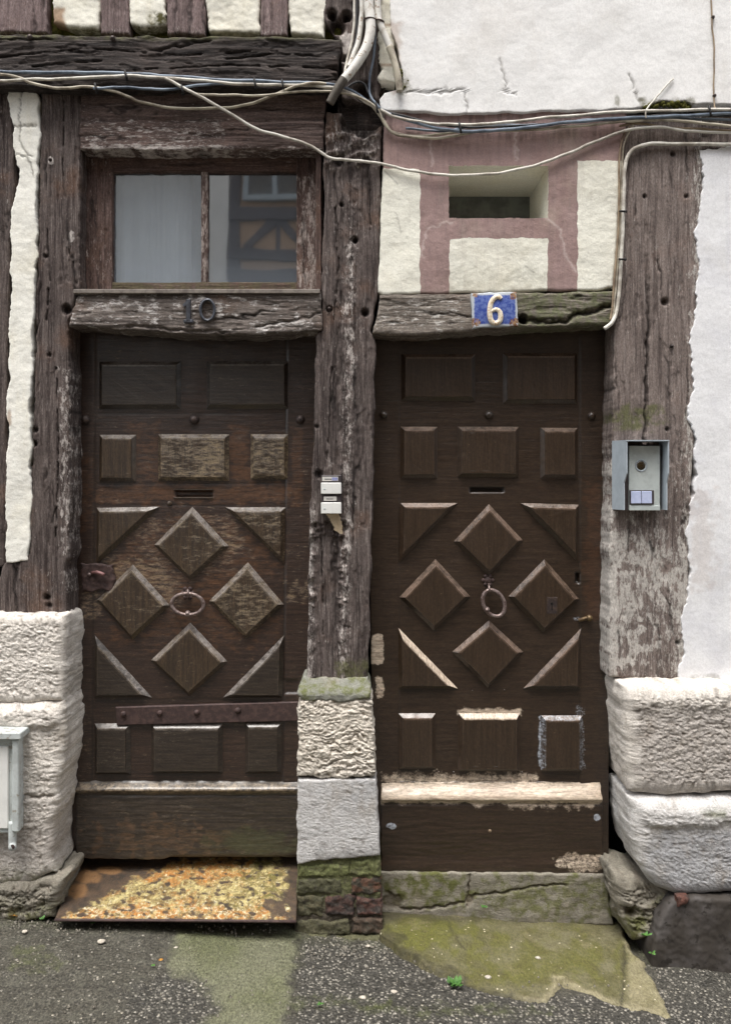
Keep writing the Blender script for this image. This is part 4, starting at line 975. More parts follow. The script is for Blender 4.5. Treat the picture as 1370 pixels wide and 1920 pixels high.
def d10disp(X, Z, px, py):
    a = d10attr(px, py)['ck']
    st = .004 * (ss(181 - (py - 700) * .009 - px, -1, 1) + ss(px - 538 + (py - 700) * .009, -1, 1))
    slot = boxm(px, py, 328, 920, 398, 932, 1.5)
    notch = boxm(px, py, 534, 1274, 560, 1300, 1.5) * .008
    return st - a * .003 + fbm(X * 6, Z * 3, 110, 3) * .002 + fbm(X * 12, Z * 90, 111, 3) * .0005 - slot * .025 - notch
plate('door_leaf', [(600, 140), (1620, 136)], [(600, 612), (1620, 590)], 612, 1607, Y10, Y10 + .045, M['door10'], res=.0045, rim=.003, disp=d10disp, attrs=d10attr, parent=d10, seed=110, edge=(.5, 60))
B = .0145; H = .022
pl = [rect(187, 678, 340, 767), rect(388, 677, 541, 767), rect(187, 815, 256, 903), rect(297, 814, 430, 902), rect(470, 814, 541, 899),
      [(182, 952), (300, 950), (181, 1060)], [(422, 951), (535, 951), (534, 1060)],
      [(361, 950), (429, 1024), (357, 1089), (289, 1022)], [(250, 1058), (319, 1135), (248, 1200), (182, 1125)],
      [(465, 1054), (532, 1133), (462, 1197), (392, 1127)], [(357, 1167), (427, 1240), (355, 1305), (283, 1238)],
      [(178, 1190), (286, 1308), (178, 1308)], [(533, 1190), (530, 1308), (418, 1308)],
      rect(178, 1356, 246, 1452), rect(284, 1356, 418, 1450), rect(460, 1354, 528, 1450)]
lab10 = {3: 'scraped centre panel with bare pale wood', 4: 'small panel scraped to bare wood'}
for i, q in enumerate(pl):
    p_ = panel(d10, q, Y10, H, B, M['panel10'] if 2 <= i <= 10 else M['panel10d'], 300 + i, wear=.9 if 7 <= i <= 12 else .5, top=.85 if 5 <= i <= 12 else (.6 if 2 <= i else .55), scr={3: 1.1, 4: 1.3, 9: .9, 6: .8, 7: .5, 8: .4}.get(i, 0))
    if i in lab10: p_['label'] = lab10[i]
# kick board with weather moulding
def kick(parent, x0, x1, y0, ym, y1, Y0, mat, attrs, seed, lip=.030, low=None):
    def dsp(X, Z, px, py):
        up = ss(py, y0 - 1, ym - 3) * lip
        dn = ss(py, ym - 2, ym + 3) * .012
        d = up - dn + fbm(X * 14, Z * 70, seed, 3) * .0012 + fbm(X * 5, Z * 5, seed + 1, 3) * .002
        if low is not None: d = d + .007 * ss(py, low - 16, low + 8)
        g = np.exp(-((py - ym - 8) / 2) ** 2) * .004
        return d - g
    return plate('kick_board', x0, x1, y0, y1, Y0 - .002, Y0 + .01, mat, res=.0035, rim=.004, disp=dsp, attrs=attrs, parent=parent, seed=seed, edge=(1.5, 30))
kick(d10, 146, 570, 1464, 1480, [(146, 1606), (300, 1608), (330, 1602), (570, 1600)], Y10, M['kick10'], lambda px, py: dict(edge=.9 * ss(1484 - py, -2, 4) * ss(py, 1464, 1470), m2=.8 * blob(px, py, 300, 1566, 130, 34, .9), m5=blob(px, py, 470, 1575, 90, 26, .4) * .9), 120)
sp = MB()
a0 = P(219, 1324, Y10); a1 = P(560, 1314, Y10); a2 = P(560, 1350, Y10); a3 = P(221, 1358, Y10)
def slabq(qs, Yf, Yb, bev=.002):
    q = inset([(p[0], p[2]) for p in qs], 0); qi = inset(q, bev)
    ar = .5 * sum(q[i][0] * q[(i + 1) % 4][1] - q[(i + 1) % 4][0] * q[i][1] for i in range(4))
    V = [(x, Yb, z) for x, z in q] + [(x, Yf + bev, z) for x, z in q] + [(x, Yf, z) for x, z in qi]
    F = [[0 + i, (i + 1) % 4, 4 + (i + 1) % 4, 4 + i] for i in range(4)] + [[4 + i, 4 + (i + 1) % 4, 8 + (i + 1) % 4, 8 + i] for i in range(4)] + [[8, 9, 10, 11]]
    if ar < 0: F = [f[::-1] for f in F]
    return MB().add(V, F)
strap = slabq([a0, a1, a2, a3], Y10 - .016, Y10, .003).build('iron_strap', M['rustiron'], d10)
for x, y in ((232, 1339), (300, 1337), (369, 1336), (446, 1332)):
    p = P(x, y, Y10 - .016); MB().dome((p[0], p[1], p[2]), .012, .010).build('rivet', M['rustiron'], strap, True)
for x in (161, 364, 563):
    p = P(x, 787, Y10 - .003); MB().dome(p, .0185, .017, 18, 6).build('stud_nail', M['iron'], d10, True)
rr = random.Random(4)
def pyr(x, y, Y, s=.006):
    p = P(x, y, Y); return MB().dome(p, s, s * .8, 6, 2)
pyr(318, 944, Y10, .011).build('peg', M['panel10'], d10)
# letter slot surround
p0 = P(326, 935, Y10); p1 = P(400, 917, Y10)
so = MB()
so.box(p0[0], p1[0], Y10 - .004, Y10 + .006, p1[2] - .004, p1[2], .001); so.box(p0[0], p1[0], Y10 - .004, Y10 + .006, p0[2], p0[2] + .006, .001)
so.build('letter_slot', M['panel10'], d10)
# knocker
def ellipse(cx, cy, rx, ry, Yf, tilt=0, n=28, bow=.0):
    out = []
    for k in range(n):
        a = 2 * math.pi * k / n; x = rx * math.cos(a); y = ry * math.sin(a)
        xr = x * math.cos(tilt) - y * math.sin(tilt); yr = x * math.sin(tilt) + y * math.cos(tilt)
        out.append(P(cx + xr, cy + yr, Yf + bow * math.sin(a)))
    return out
def rosette(cx, cy, r, Y):
    m = MB(); p = P(cx, cy, Y)
    m.dome(p, r * .6, .008, 14, 4)
    for k in range(6):
        a = k * math.pi / 3; m.dome((p[0] + math.cos(a) * r * .75, p[1], p[2] + math.sin(a) * r * .75), r * .35, .005, 8, 3)
    return m
kn = rosette(352, 1112, .026, Y10 - .001).build('knocker_plate', M['rustiron'], d10, True)
tube('knocker_ring', ellipse(352, 1133, 30, 20, Y10 - .030, .05), .0074, M['steel'], kn, 8, True, 2)
stp = MB().tube(crom([P(352, 1108, Y10), P(352, 1106, Y10 - .03), P(353, 1114, Y10 - .042), P(352, 1120, Y10 - .03), P(352, 1118, Y10)], 4), .004, 8)
stp.build('staple', M['steel'], kn, True); p = P(352, 1150, Y10 - .03); MB().dome((p[0], p[1] + .005, p[2]), .011, .016, 12, 4).build('boss', M['steel'], kn, True)
# rusty lock on the left
lk = plate('lock_case', 152, 214, 1058, 1108, Y10 - .014, Y10, M['rustiron'], res=.004, rim=.006, parent=d10, disp=plas(140, .004, .0015), edge=(4, 18), seed=140)
MB().tube(crom([P(172, 1074, Y10 - .012), P(182, 1073, Y10 - .03), P(196, 1078, Y10 - .034)], 4), [.006] * 4 + [.008] * 4 + [.007], 8).build('lock_knob', simple('pink_rust', (128, 94, 92), (104, 76, 74), .5, .2, 40), lk, True)
p = P(168, 1077, Y10 - .018); MB().dome(p, .007, .005, 10, 3).build('screw', M['steel'], lk, True)

# ---- door of number 6
Y6 = .130
d6 = thing('front_door', 'smooth chocolate brown panelled door under the blue 6 plaque, with beige filler patches', 'door', P(920, 1636, Y6))
def d6attr(px, py):
    pr = np.maximum.reduce([boxm(px, py, 696, 1188, 718, 1244, 3, 4), boxm(px, py, 704, 1266, 720, 1312, 3, 5) * .8, boxm(px, py, 856, 1328, 976, 1342, 5, 5) * .8,
                            .7 * boxm(px, py, 716, 1448, 1010, 1475, 10, 8)])
    bl = np.maximum.reduce([boxm(px, py, 1008, 1340, 1016, 1440, 2, 3) * .8, boxm(px, py, 1086, 1325, 1096, 1440, 2, 3) * .6, boxm(px, py, 1078, 1322, 1090, 1345, 3, 4) * .6, blob(px, py, 1080, 1160, 12, 8) * .6])
    worn = boxm(px, py, 1096, 900, 1128, 1160, 8, 10) * 1.2
    ck = np.zeros_like(px)
    for xx in (748, 1086): ck = np.maximum(ck, .35 * np.exp(-((px - xx) / 1.4) ** 2))
    ck = np.maximum(ck, boxm(px, py, 881, 915, 944, 922, 1.2)); ck = np.maximum(ck, boxm(px, py, 1079, 1074, 1085, 1093, 1.5))
    return dict(m1=pr, m4=bl, m2=worn, ck=ck, m3=.8 * blob(px, py, 912, 1100, 30, 36, .5))
def d6disp(X, Z, px, py):
    st = .003 * (ss(748 - px, -1, 1) + ss(px - 1087, -1, 1))
    slot = boxm(px, py, 881, 915, 944, 922, 1.2) + boxm(px, py, 1079, 1074, 1085, 1093, 1.5)
    return st + fbm(X * 6, Z * 3, 150, 3) * .002 + fbm(X * 12, Z * 70, 151, 3) * .0003 - slot * .02
plate('door_leaf', [(600, 688), (1640, 700)], [(600, 1142), (1640, 1140)], 612, 1637, Y6, Y6 + .045, M['door6'], res=.0045, rim=.003, disp=d6disp, attrs=d6attr, parent=d6, seed=150, edge=(.4, 60))
pl6 = [rect(752, 664, 890, 752), rect(942, 662, 1081, 757), rect(750, 800, 820, 897), rect(857, 800, 972, 895), rect(1012, 802, 1082, 897),
       [(750, 943), (858, 943), (748, 1055)], [(974, 943), (1084, 946), (1083, 1055)],
       [(916, 945), (980, 1013), (916, 1080), (850, 1015)], [(816, 1048), (881, 1118), (813, 1182), (748, 1120)],
       [(1020, 1048), (1085, 1123), (1018, 1186), (952, 1118)], [(916, 1163), (980, 1222), (914, 1290), (847, 1222)],
       [(745, 1175), (858, 1291), (747, 1291)], [(1089, 1177), (1087, 1291), (980, 1291)],
       rect(747, 1337, 816, 1441), rect(858, 1337, 974, 1446), rect(1013, 1341, 1091, 1446)]
pr6 = {11: (0,), 14: (0,)}; bl6 = {15: (0, 1, 3)}
lab6 = {11: 'triangular panel with bare beige upper bevel', 14: 'panel with beige primer along its top edge', 15: 'panel outlined with bluish white paint'}
for i, q in enumerate(pl6):
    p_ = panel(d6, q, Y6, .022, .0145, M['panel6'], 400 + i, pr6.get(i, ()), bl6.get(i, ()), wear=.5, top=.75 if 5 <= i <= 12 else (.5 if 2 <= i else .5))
    if i in lab6: p_['label'] = lab6[i]
kb = kick(d6, 714, [(1464, 1124), (1640, 1128)], 1466, 1496, 1636, Y6, M['door6'], lambda px, py: dict(
    m1=np.maximum.reduce([ss(py, 1460, 1472) * ss(1504 + 8 * fbm(px / 40, 0 * px, 8, 4) - py, -9, 9) * 1.05, boxm(px, py, 940, 1496, 1090, 1514, 10, 8) * .75, .62 * blob(px, py, 1088, 1612, 56, 22, .5) * ss(1636 - py, 0, 8)]),
    m4=np.maximum(blob(px, py, 734, 1545, 12, 8), blob(px, py, 1116, 1530, 7, 7)) * .9 + .12 * ss(py, 1606, 1622), m3=.3 + .8 * ss(py, 1590, 1625)), 160, .034, 1614)
p = P(918, 1558, Y6 - .024); MB().dome(p, .007, .003, 10, 2).build('screw', M['cable_brown'], kb, True)
for x, y in ((719, 778), (916, 778), (1108, 780)):
    p = P(x, y, Y6 - .003); MB().dome(p, .0165, .016, 18, 6).build('stud_nail', M['panel6'], d6, True)
p0 = P(1024, 1151, Y6 - .019); p1 = P(1044, 1119, Y6 - .019)
kp = MB().box(p0[0], p1[0], Y6 - .023, Y6 - .018, p0[2], p1[2], .0015).build('keyhole_plate', M['iron'], d6)
p = P(1034, 1132, Y6 - .0232); q = P(1034, 1140, Y6 - .0232)
MB().dome(p, .0055, .0008, 10, 1).box(q[0] - .002, q[0] + .002, Y6 - .0236, Y6 - .0226, q[2] - .009, q[2] + .012).build('keyhole', M['black'], kp)
kn = rosette(914, 1088, .024, Y6 - .001).build('knocker_plate', M['rustiron'], d6, True)
tube('knocker_ring', ellipse(925, 1131, 19, 26, Y6 - .034, -.5), .0078, M['steel'], kn, 8, True, 2)
stp = MB().tube(crom([P(916, 1094, Y6), P(916, 1098, Y6 - .03), P(917, 1106, Y6 - .042), P(916, 1110, Y6 - .03), P(914, 1104, Y6)], 4), .0045, 8)
stp.build('staple', M['steel'], kn, True); p = P(912, 1143, Y6 - .026); MB().dome(p, .012, .020, 12, 5).build('boss', M['steel'], kn, True)
lt = MB().tube(crom([P(1084, 1163, Y6 - .004), P(1092, 1161, Y6 - .010), P(1100, 1159, Y6 - .014)], 4), .008, 8)
p = P(1104, 1159, Y6 - .014); lt.dome((p[0], p[1], p[2]), .014, .014, 12, 4); lt.build('latch', simple('worn_brass', (112, 94, 66), (78, 62, 46), .45, .5, 50), d6, True)
for (x, y) in ((885, 1295), (945, 1294), (822, 1448), (850, 1448), (978, 1448), (1092, 845), (1092, 830)):
    p = P(x, y, Y6); MB().dome(p, .004, .003, 8, 2).build('brad', M['panel6'], d6, True)

# ================================================================== NUMBERS
nb10 = thing('house_number', 'metal numerals 10 screwed to the flaking lintel', 'house number', P(370, 605, -.03))
mb = MB(); yb = -.028
a = P(350, 603, yb); b_ = P(358, 562, yb)
mb.box(a[0], b_[0], -.040, -.014, a[2], b_[2], .002)
a = P(345, 606, yb); b_ = P(363, 600, yb); mb.box(a[0], b_[0], -.039, -.014, a[2], b_[2], .002)
mb.add([P(351, 563, -.0385), P(342, 571, -.0385), P(345, 575, -.0385), P(352, 570, -.0385), P(351, 563, -.02), P(342, 571, -.02), P(345, 575, -.02), P(352, 570, -.02)],
       [[0, 1, 2, 3], [0, 4, 5, 1], [1, 5, 6, 2], [2, 6, 7, 3], [3, 7, 4, 0]])
mb.build('numeral', M['zinc'], nb10)
mb = MB(); n = 40; W0, W1 = (15.5, 21), (10.5, 17)
V = []
for k in range(n):
    a = 2 * math.pi * k / n; ca, sa = math.cos(a), math.sin(a)
    V += [P(389 + 16 * ca, 581 - 22 * sa, -.036), P(389 + 10.5 * ca, 581 - 17 * sa, -.036), P(389 + 16 * ca, 581 - 22 * sa, -.014), P(389 + 10.5 * ca, 581 - 17 * sa, -.014), P(389 + 13.2 * ca, 581 - 19.5 * sa, -.041)]
F = []
for k in range(n):
    i = 5 * k; j = 5 * ((k + 1) % n)
    F += [[i, j, j + 4, i + 4], [i + 4, j + 4, j + 1, i + 1], [i, i + 2, j + 2, j], [i + 1, j + 1, j + 3, i + 3]]
mb.add(V, F).build('numeral', M['zinc'], nb10)
pq = thing('house_number', 'rust-chipped blue enamel plaque with a cream 6', 'house number', P(926, 612, -.03))
def plqattr(px, py):
    e = np.minimum(np.minimum(px - 884, 970 - px), np.minimum(py - 549, 612 - py))
    cor = np.maximum.reduce([blob(px, py, 888, 606, 14, 12, .4), blob(px, py, 966, 606, 14, 14, .4), blob(px, py, 890, 553, 9, 7, .4), blob(px, py, 964, 554, 9, 8, .4)])
    return dict(m1=1 - ss(e, 1, 9), m2=cor * .8)
plate('plaque', [(548, 883), (612, 886)], [(548, 968), (612, 971)], [(883, 550), (968, 547)], [(886, 615), (971, 611)], -.032, -.014, M['enamel'], res=.0022, rim=.003, disp=lambda X, Z, px, py: .006 * (1 - ((px - 926) / 44) ** 2) * (1 - ((py - 580) / 34) ** 2), attrs=plqattr, parent=pq, seed=170, edge=(.8, 20))
six = [(939, 560), (934, 556), (926, 559), (920, 568), (918, 580), (918, 592), (921, 602), (928, 606), (936, 602), (938, 593), (936, 584), (929, 580), (921, 584)]
sw = [4.2, 4.6, 5.2, 5.4, 5.6, 5.6, 5.4, 5.0, 5.2, 5.4, 5.0, 4.2, 3.0]
path = crom([(x, 0, y) for x, y in six], 6); ww = np.interp(np.linspace(0, 1, len(path)), np.linspace(0, 1, len(sw)), sw)
V = []; F = []
for i in range(len(path)):
    t = path[min(i + 1, len(path) - 1)] - path[max(i - 1, 0)]; t /= np.linalg.norm(t); nx, nz = -t[2], t[0]
    lift = .0405 + .0006 * i / len(path)
    x, y = path[i][0], path[i][2]
    V += [P(x - nx * ww[i], y - nz * ww[i], -.031), P(x - nx * ww[i] * .8, y - nz * ww[i] * .8, -lift), P(x + nx * ww[i] * .8, y + nz * ww[i] * .8, -lift), P(x + nx * ww[i], y + nz * ww[i], -.031)]
for i in range(len(path) - 1):
    for k in range(3): F.append([4 * i + k, 4 * i + 4 + k, 4 * i + 5 + k, 4 * i + 1 + k])
mesh('numeral', V, F, M['enamelwhite'], pq, True)

# ================================================================== DOORBELLS
def bell(y0, label, lx0, lx1, blue):
    t = thing('doorbell', label, 'doorbell', P(621, y0 + 36, -.01), 'white push buttons on the middle post')
    a = P(603, y0 + 13, -.016); b_ = P(640, y0, -.016)
    MB().box(a[0], b_[0], -.026, .002, a[2] - .008, b_[2], .002).build('name_holder', M['darkplastic'], t)
    a = P(lx0, y0 + 11, -.027); b_ = P(lx1, y0 + 3, -.027)
    nl = MB().box(a[0], b_[0], -.0285, -.0262, a[2], b_[2], .0004).build('name_label', M['labelpaper'], t)
    xs0 = lx0 + 5
    m = MB(); r = random.Random(y0)
    x = xs0
    while x < lx0 + 16:
        w_ = r.uniform(1.0, 2.2); p = P(x, y0 + 8.5, -.0287); q = P(x + w_, y0 + 6.4, -.0287); m.box(p[0], q[0], -.0290, -.0284, p[2], q[2]); x += w_ + .7
    m.build('lettering', M['ink'], nl)
    if blue:
        p = P(lx1 - 12, y0 + 10, -.0287); q = P(lx1 - 1, y0 + 4, -.0287); MB().box(p[0], q[0], -.0290, -.0284, p[2], q[2]).build('blue_mark', M['blueink'], nl)
    a = P(602, y0 + 35, -.02); b_ = P(640, y0 + 14, -.02)
    bt = MB().box(a[0], b_[0], -.034, .002, a[2], b_[2], .002).build('button', M['whiteplastic'], t)
    p = P(608.5, y0 + 26, -.0338); MB().dome(p, .0045, .0012, 12, 2).build('symbol', M['greypanel'], bt, True)
bell(891, 'upper white bell push, its name strip marked with a blue logo', 604, 634, True)
bell(928, 'lower white bell push with a plain grey name strip', 607, 631, False)
o = plate('bare_patch', [(962, 612), (1004, 634)], [(962, 640), (1004, 641)], 962, [(612, 974), (634, 1002), (641, 1002)], -.004, .02, plaster_mat('bare_putty', (198, 180, 152), (170, 140, 100), (120, 96, 70), seed=9), res=.0025, rim=.003, disp=plas(171, .004, .0012), edge=(3, 10), seed=171)
tag(o, 'pale chip of filler below the two bell pushes', 'filler')

# ================================================================== INTERCOM
ic = thing('intercom', 'grey metal video intercom under a deep rain hood on the faded post', 'intercom', P(1195, 958, -.02))
IC = lambda px, py, Y: P(px, py, Y)
# hood: two cheeks and a top, cheeks deep above and shallower below
def cheek(xb, xf, th, name):
    # profile (py, depth)
    prof = [(829, .002), (829, -.088), (888, -.088), (905, -.072), (955, -.072), (955, .002)]
    V = []
    Xb = P(xb, 900, 0)[0]; Xf = P(xf, 900, 0)[0]
    for s_ in (0, th):
        for (py, y) in prof:
            f = (-y) / .088
            X = Xb + (Xf - Xb) * f
            V.append((X + s_, y, CZ + (CY - py) / PX))
    n = len(prof); F = [list(range(n)), list(range(n, 2 * n))[::-1]] + [[i, i + n, (i + 1) % n + n, (i + 1) % n] for i in range(n)]
    if th < 0: F = [f[::-1] for f in F]
    return V, F
hood = MB()
for xb, xf, th in ((1147, 1160, .004), (1236, 1238, -.004)):
    V, F = cheek(xb, xf, th, 'x'); F = [f[::-1] for f in F]; hood.add(V, F)
zt = CZ + (CY - 829) / PX
Xa = P(1147, 900, 0)[0]; Xb = P(1236, 900, 0)[0]; Xc = P(1160, 900, 0)[0]; Xd = P(1238, 900, 0)[0]
hood.add([(Xa, .002, zt), (Xb, .002, zt), (Xd, -.090, zt), (Xc, -.090, zt), (Xa, .002, zt + .005), (Xb, .002, zt + .005), (Xd, -.090, zt + .004), (Xc, -.090, zt + .004)],
         [[0, 1, 2, 3], [4, 7, 6, 5], [3, 2, 6, 7], [0, 3, 7, 4], [1, 5, 6, 2], [0, 4, 5, 1]])
hood.build('hood', M['greymetal'], ic)
Yp = -.045
a = P(1162, 957, Yp); b_ = P(1240, 835, Yp)
fr = MB().box(a[0] + .002, b_[0] - .002, Yp + .004, .003, a[2], b_[2], .002).build('housing', M['darkplastic'], ic)
a = P(1178, 956, Yp); b_ = P(1236, 836, Yp)
fp = MB().box(a[0], b_[0], Yp - .002, Yp + .010, a[2], b_[2], .0015).build('face_plate', M['greypanel'], ic)
p = P(1201, 873, Yp - .002)
ringp = [(p[0] + .0205 * math.cos(k * math.pi / 12), Yp - .003, p[2] + .0205 * math.sin(k * math.pi / 12)) for k in range(24)]
tube('lens_ring', ringp, .0022, M['greymetal'], fp, 6, True, 1)
MB().dome((p[0], Yp - .0015, p[2]), .0165, .004, 24, 5).build('camera_lens', M['lens'], fp, True)
a = P(1179, 946, Yp - .004); b_ = P(1225, 919, Yp - .004)
cb = MB().box(a[0], b_[0], Yp - .0065, Yp, a[2], b_[2], .0015).build('button_frame', M['darkplastic'], fp)
a = P(1182, 944, Yp - .008); b_ = P(1201, 921, Yp - .008); MB().box(a[0], b_[0], Yp - .0105, Yp - .005, a[2], b_[2], .0015).build('call_button', M['bluewhite'], fp)
a = P(1202, 944, Yp - .008); b_ = P(1221, 921, Yp - .008); MB().box(a[0], b_[0], Yp - .0105, Yp - .005, a[2], b_[2], .0015).build('call_button', M['bluewhite'], fp)
a = P(1178, 957, Yp); b_ = P(1236, 948, Yp); MB().box(a[0], b_[0], Yp - .006, Yp, a[2], b_[2], .0015).build('bottom_bar', M['greypanel'], fp)

# ================================================================== CABLES
def cable(pts, r, mat, label, Y=-.06, grp='cables strung along the beams', name='cable'):
    path = []
    for q in pts:
        path.append(P(q[0], q[1], q[2] if len(q) > 2 else Y))
    pts = crom(path, 9); k = np.arange(len(pts)); sd_ = int(abs(pts[0][0] * 997 + pts[-1][2] * 331)) % 97
    pts[:, 2] += .0035 * fbm(pts[:, 0] * 9 + sd_, pts[:, 2] * 9, sd_, 3); pts[:, 0] += .002 * fbm(pts[:, 2] * 12 + sd_, pts[:, 0] * 3, sd_ + 1, 3)
    o = tube(name, pts, r * .94, M[mat], None, 8, False, 1); tag(o, label, 'cable', grp)
    return o
Yc = -.066
cable([(-160, 131, Yc), (16, 135, Yc), (150, 136, Yc), (240, 138, Yc), (320, 143, Yc), (450, 151, Yc), (560, 155, Yc), (625, 159, Yc), (660, 172, -.05), (700, 198, -.04), (735, 216, -.045), (790, 233, -.05), (860, 246, -.05), (950, 243, -.05), (1050, 231, -.05), (1200, 220, -.05), (1400, 212, -.05), (1600, 210, -.05)], .0068, 'cable_blue', 'blue grey cable on top of the run across both houses', Yc)
cable([(-160, 156, Yc), (16, 151, Yc), (120, 147, Yc), (230, 142, Yc - .002), (300, 146, Yc - .003), (450, 157, Yc), (540, 160, Yc), (625, 164, Yc), (665, 178, -.05), (710, 206, -.045), (760, 224, -.05), (830, 233, -.055), (940, 230, -.055), (1060, 218, -.055), (1200, 209, -.055), (1400, 205, -.055), (1600, 204, -.055)], .0060, 'cable_white', 'white cable just under the blue grey one', Yc)
cable([(-160, 120, Yc), (16, 141, Yc), (60, 156, Yc), (100, 165, Yc), (178, 164, Yc), (240, 180, Yc + .01), (262, 190, Yc + .02), (330, 203, -.03), (420, 202, -.03), (470, 194, -.04), (520, 176, -.06), (560, 161, Yc - .01), (600, 156, Yc - .008), (640, 168, -.05), (690, 192, -.04), (716, 222, -.035), (735, 248, -.03), (765, 257, -.032), (830, 258, -.034), (900, 246, -.038), (1000, 243, -.04), (1150, 230, -.045), (1250, 226, -.045), (1400, 238, -.045), (1600, 244, -.045)], .0058, 'cable_cream', 'cream cable sagging over the header board of the transom window', Yc)
cable([(175, 164, Yc - .002), (250, 164, Yc), (320, 167, Yc), (360, 160, Yc), (420, 155, Yc + .002), (520, 154, Yc + .004), (600, 158, Yc + .006), (640, 168, -.04)], .0055, 'cable_blue', 'short blue cable crossing the beam beneath the long run', Yc)
cable([(362, 175, Yc), (420, 178, Yc), (500, 178, Yc), (560, 172, Yc), (630, 172, Yc), (670, 182, -.055), (706, 202, -.05), (722, 236, -.035), (742, 250, -.03), (800, 254, -.03), (880, 244, -.034)], .0050, 'cable_cream', 'thin pale cable along the bottom edge of the beam', Yc)
cable([(310, 146, Yc - .008), (360, 172, Yc - .006), (420, 206, -.05), (470, 236, -.036), (520, 253, -.034), (570, 268, -.03), (600, 284, -.025), (625, 298, -.022), (680, 302, -.022), (715, 307, -.024), (780, 322, -.03), (850, 328, -.032), (920, 326, -.032), (980, 315, -.032), (1040, 298, -.03), (1100, 272, -.028), (1170, 246, -.035), (1230, 238, -.035), (1300, 246, -.03), (1400, 250, -.03), (1600, 258, -.03)], .0060, 'cable_white', 'long loose white cable drooping below the small niche', Yc)
cable([(733, 212, -.05), (790, 226, -.045), (860, 238, -.04), (960, 236, -.04), (1100, 226, -.04), (1250, 216, -.04), (1400, 218, -.04), (1600, 216, -.04)], .0048, 'cable_dark', 'black cable tucked under the white render', -.04)
cable([(760, 240, -.022), (830, 245, -.024), (900, 236, -.026), (1010, 234, -.03), (1120, 224, -.03), (1260, 222, -.03), (1400, 226, -.03), (1600, 226, -.03)], .0050, 'cable_blue', 'second blue cable tucked behind the white one under the render', -.03)
cable([(1160, 238, -.034), (1200, 232, -.034), (1260, 240, -.03), (1330, 243, -.03), (1450, 250, -.03), (1600, 250, -.03)], .0048, 'cable_brown', 'short brown cable leaving over the rail at the right', -.03)
Yv = -.012
cable([(1132, 616, -.03), (1147, 603, -.03), (1157, 570, Yv - .006), (1164, 480, Yv - .006), (1168, 390, Yv - .006), (1170, 320, Yv - .006), (1178, 290, Yv - .006), (1195, 276, Yv - .006), (1230, 270, Yv - .006), (1290, 270, Yv - .006), (1450, 273, Yv - .01), (1600, 273, Yv - .01)], .0078, 'cable_white', 'thick white cable bending round the top of the faded post', Yv, 'cables clipped beside the painted panel')
cable([(1180, 236, -.035), (1166, 258, -.022), (1160, 300, Yv - .008), (1160, 370, Yv - .008), (1158, 430, Yv - .008), (1152, 510, Yv - .008), (1147, 575, Yv - .012), (1143, 600, -.028)], .0044, 'cable_brown', 'thin brown cable at the very edge of the painted panel', Yv, 'cables clipped beside the painted panel')
cable([(1186, 234, -.036), (1172, 262, -.022), (1165, 310, Yv - .002), (1163, 390, Yv - .002), (1158, 480, Yv - .002), (1152, 560, Yv - .008), (1147, 604, -.026)], .0044, 'cable_cream', 'thin cream cable between the brown one and the thick white one', Yv, 'cables clipped beside the painted panel')
cable([(1262, 146, -.036), (1245, 164, -.038), (1222, 190, -.045), (1211, 206, -.056), (1210, 222, -.058)], .0030, 'cable_white', 'short thin wire rising from the cable run over the white render', -.04)
cable([(1332, -110, -.036), (1333, 30, -.036), (1338, 90, -.036), (1337, 180, -.036), (1340, 208, -.05)], .0032, 'cable_brown', 'thin wire hanging down the white render near the corner', -.036)
cable([(704, -110, -.035), (703, 30, -.035), (702, 90, -.03), (694, 140, -.03), (692, 168, -.035), (698, 186, -.045), (712, 204, -.05)], .0048, 'cable_blue', 'blue cable hanging straight down beside the thick conduit', -.03, 'cables and pipes of the bundle')
cable([(646, 170, -.05), (655, 160, -.045), (670, 154, -.03), (684, 160, -.03), (690, 176, -.035)], .0045, 'cable_dark', 'little dark cable loop at the crossing of the cables', -.03, 'cables and pipes of the bundle')
cable([(664, -110, -.02), (664, 30, -.02), (660, 75, -.025), (650, 115, -.035), (645, 150, -.05)], .0055, 'cable_white', 'thin white line leftmost in the conduit bundle', -.02, 'cables and pipes of the bundle')
cable([(670, -110, -.02), (669, 40, -.02), (665, 80, -.022), (655, 112, -.03), (648, 148, -.045)], .0042, 'cable_dark', 'dark line squeezed between the white lines of the bundle', -.02, 'cables and pipes of the bundle')
cable([(679, -110, -.025), (678, 20, -.025), (673, 70, -.03), (664, 100, -.038), (654, 125, -.046)], .0105, 'conduit', 'medium white conduit beside the thickest one', -.02, 'cables and pipes of the bundle', 'conduit')
cd = thing('conduit', 'thickest white conduit kinked to the left with a bare dark lower end', 'conduit', P(690, 20, -.05), 'cables and pipes of the bundle')
tube('pipe', [P(690, -110, -.05), P(691, 0, -.05), P(694, 35, -.055), (P(694, 60, -.06)), P(686, 90, -.065), P(664, 126, -.075), P(642, 152, -.08)], [.019, .019, .019, .0185, .018, .017, .0165], M['conduit'], cd, 14, False, 8)
tube('bare_end', [P(645, 148, -.08), P(632, 168, -.08), P(618, 194, -.07)], [.0172, .0165, .0155], M['oldpipe'], cd, 14, False, 8)
tube('bracket', ellipse(693, 37, 10.5, 4, -.055, .0, 20, .018), .0035, M['rustiron'], cd, 6, True, 2)
cd = thing('conduit', 'short conduit with an open jointed end beside the broken cream plaster', 'conduit', P(715, 60, -.05), 'cables and pipes of the bundle')
tube('pipe', [P(706, -110, -.045), P(708, 20, -.045), P(713, 45, -.05), P(722, 68, -.05), P(731, 90, -.05)], .0125, M['conduit'], cd, 12, False, 8)
tube('bare_end', [P(730, 88, -.05), P(738, 112, -.05), P(745, 140, -.05), P(749, 172, -.045)], [.0145, .0125, .0125, .0125], M['cable_cream'], cd, 12, False, 8)
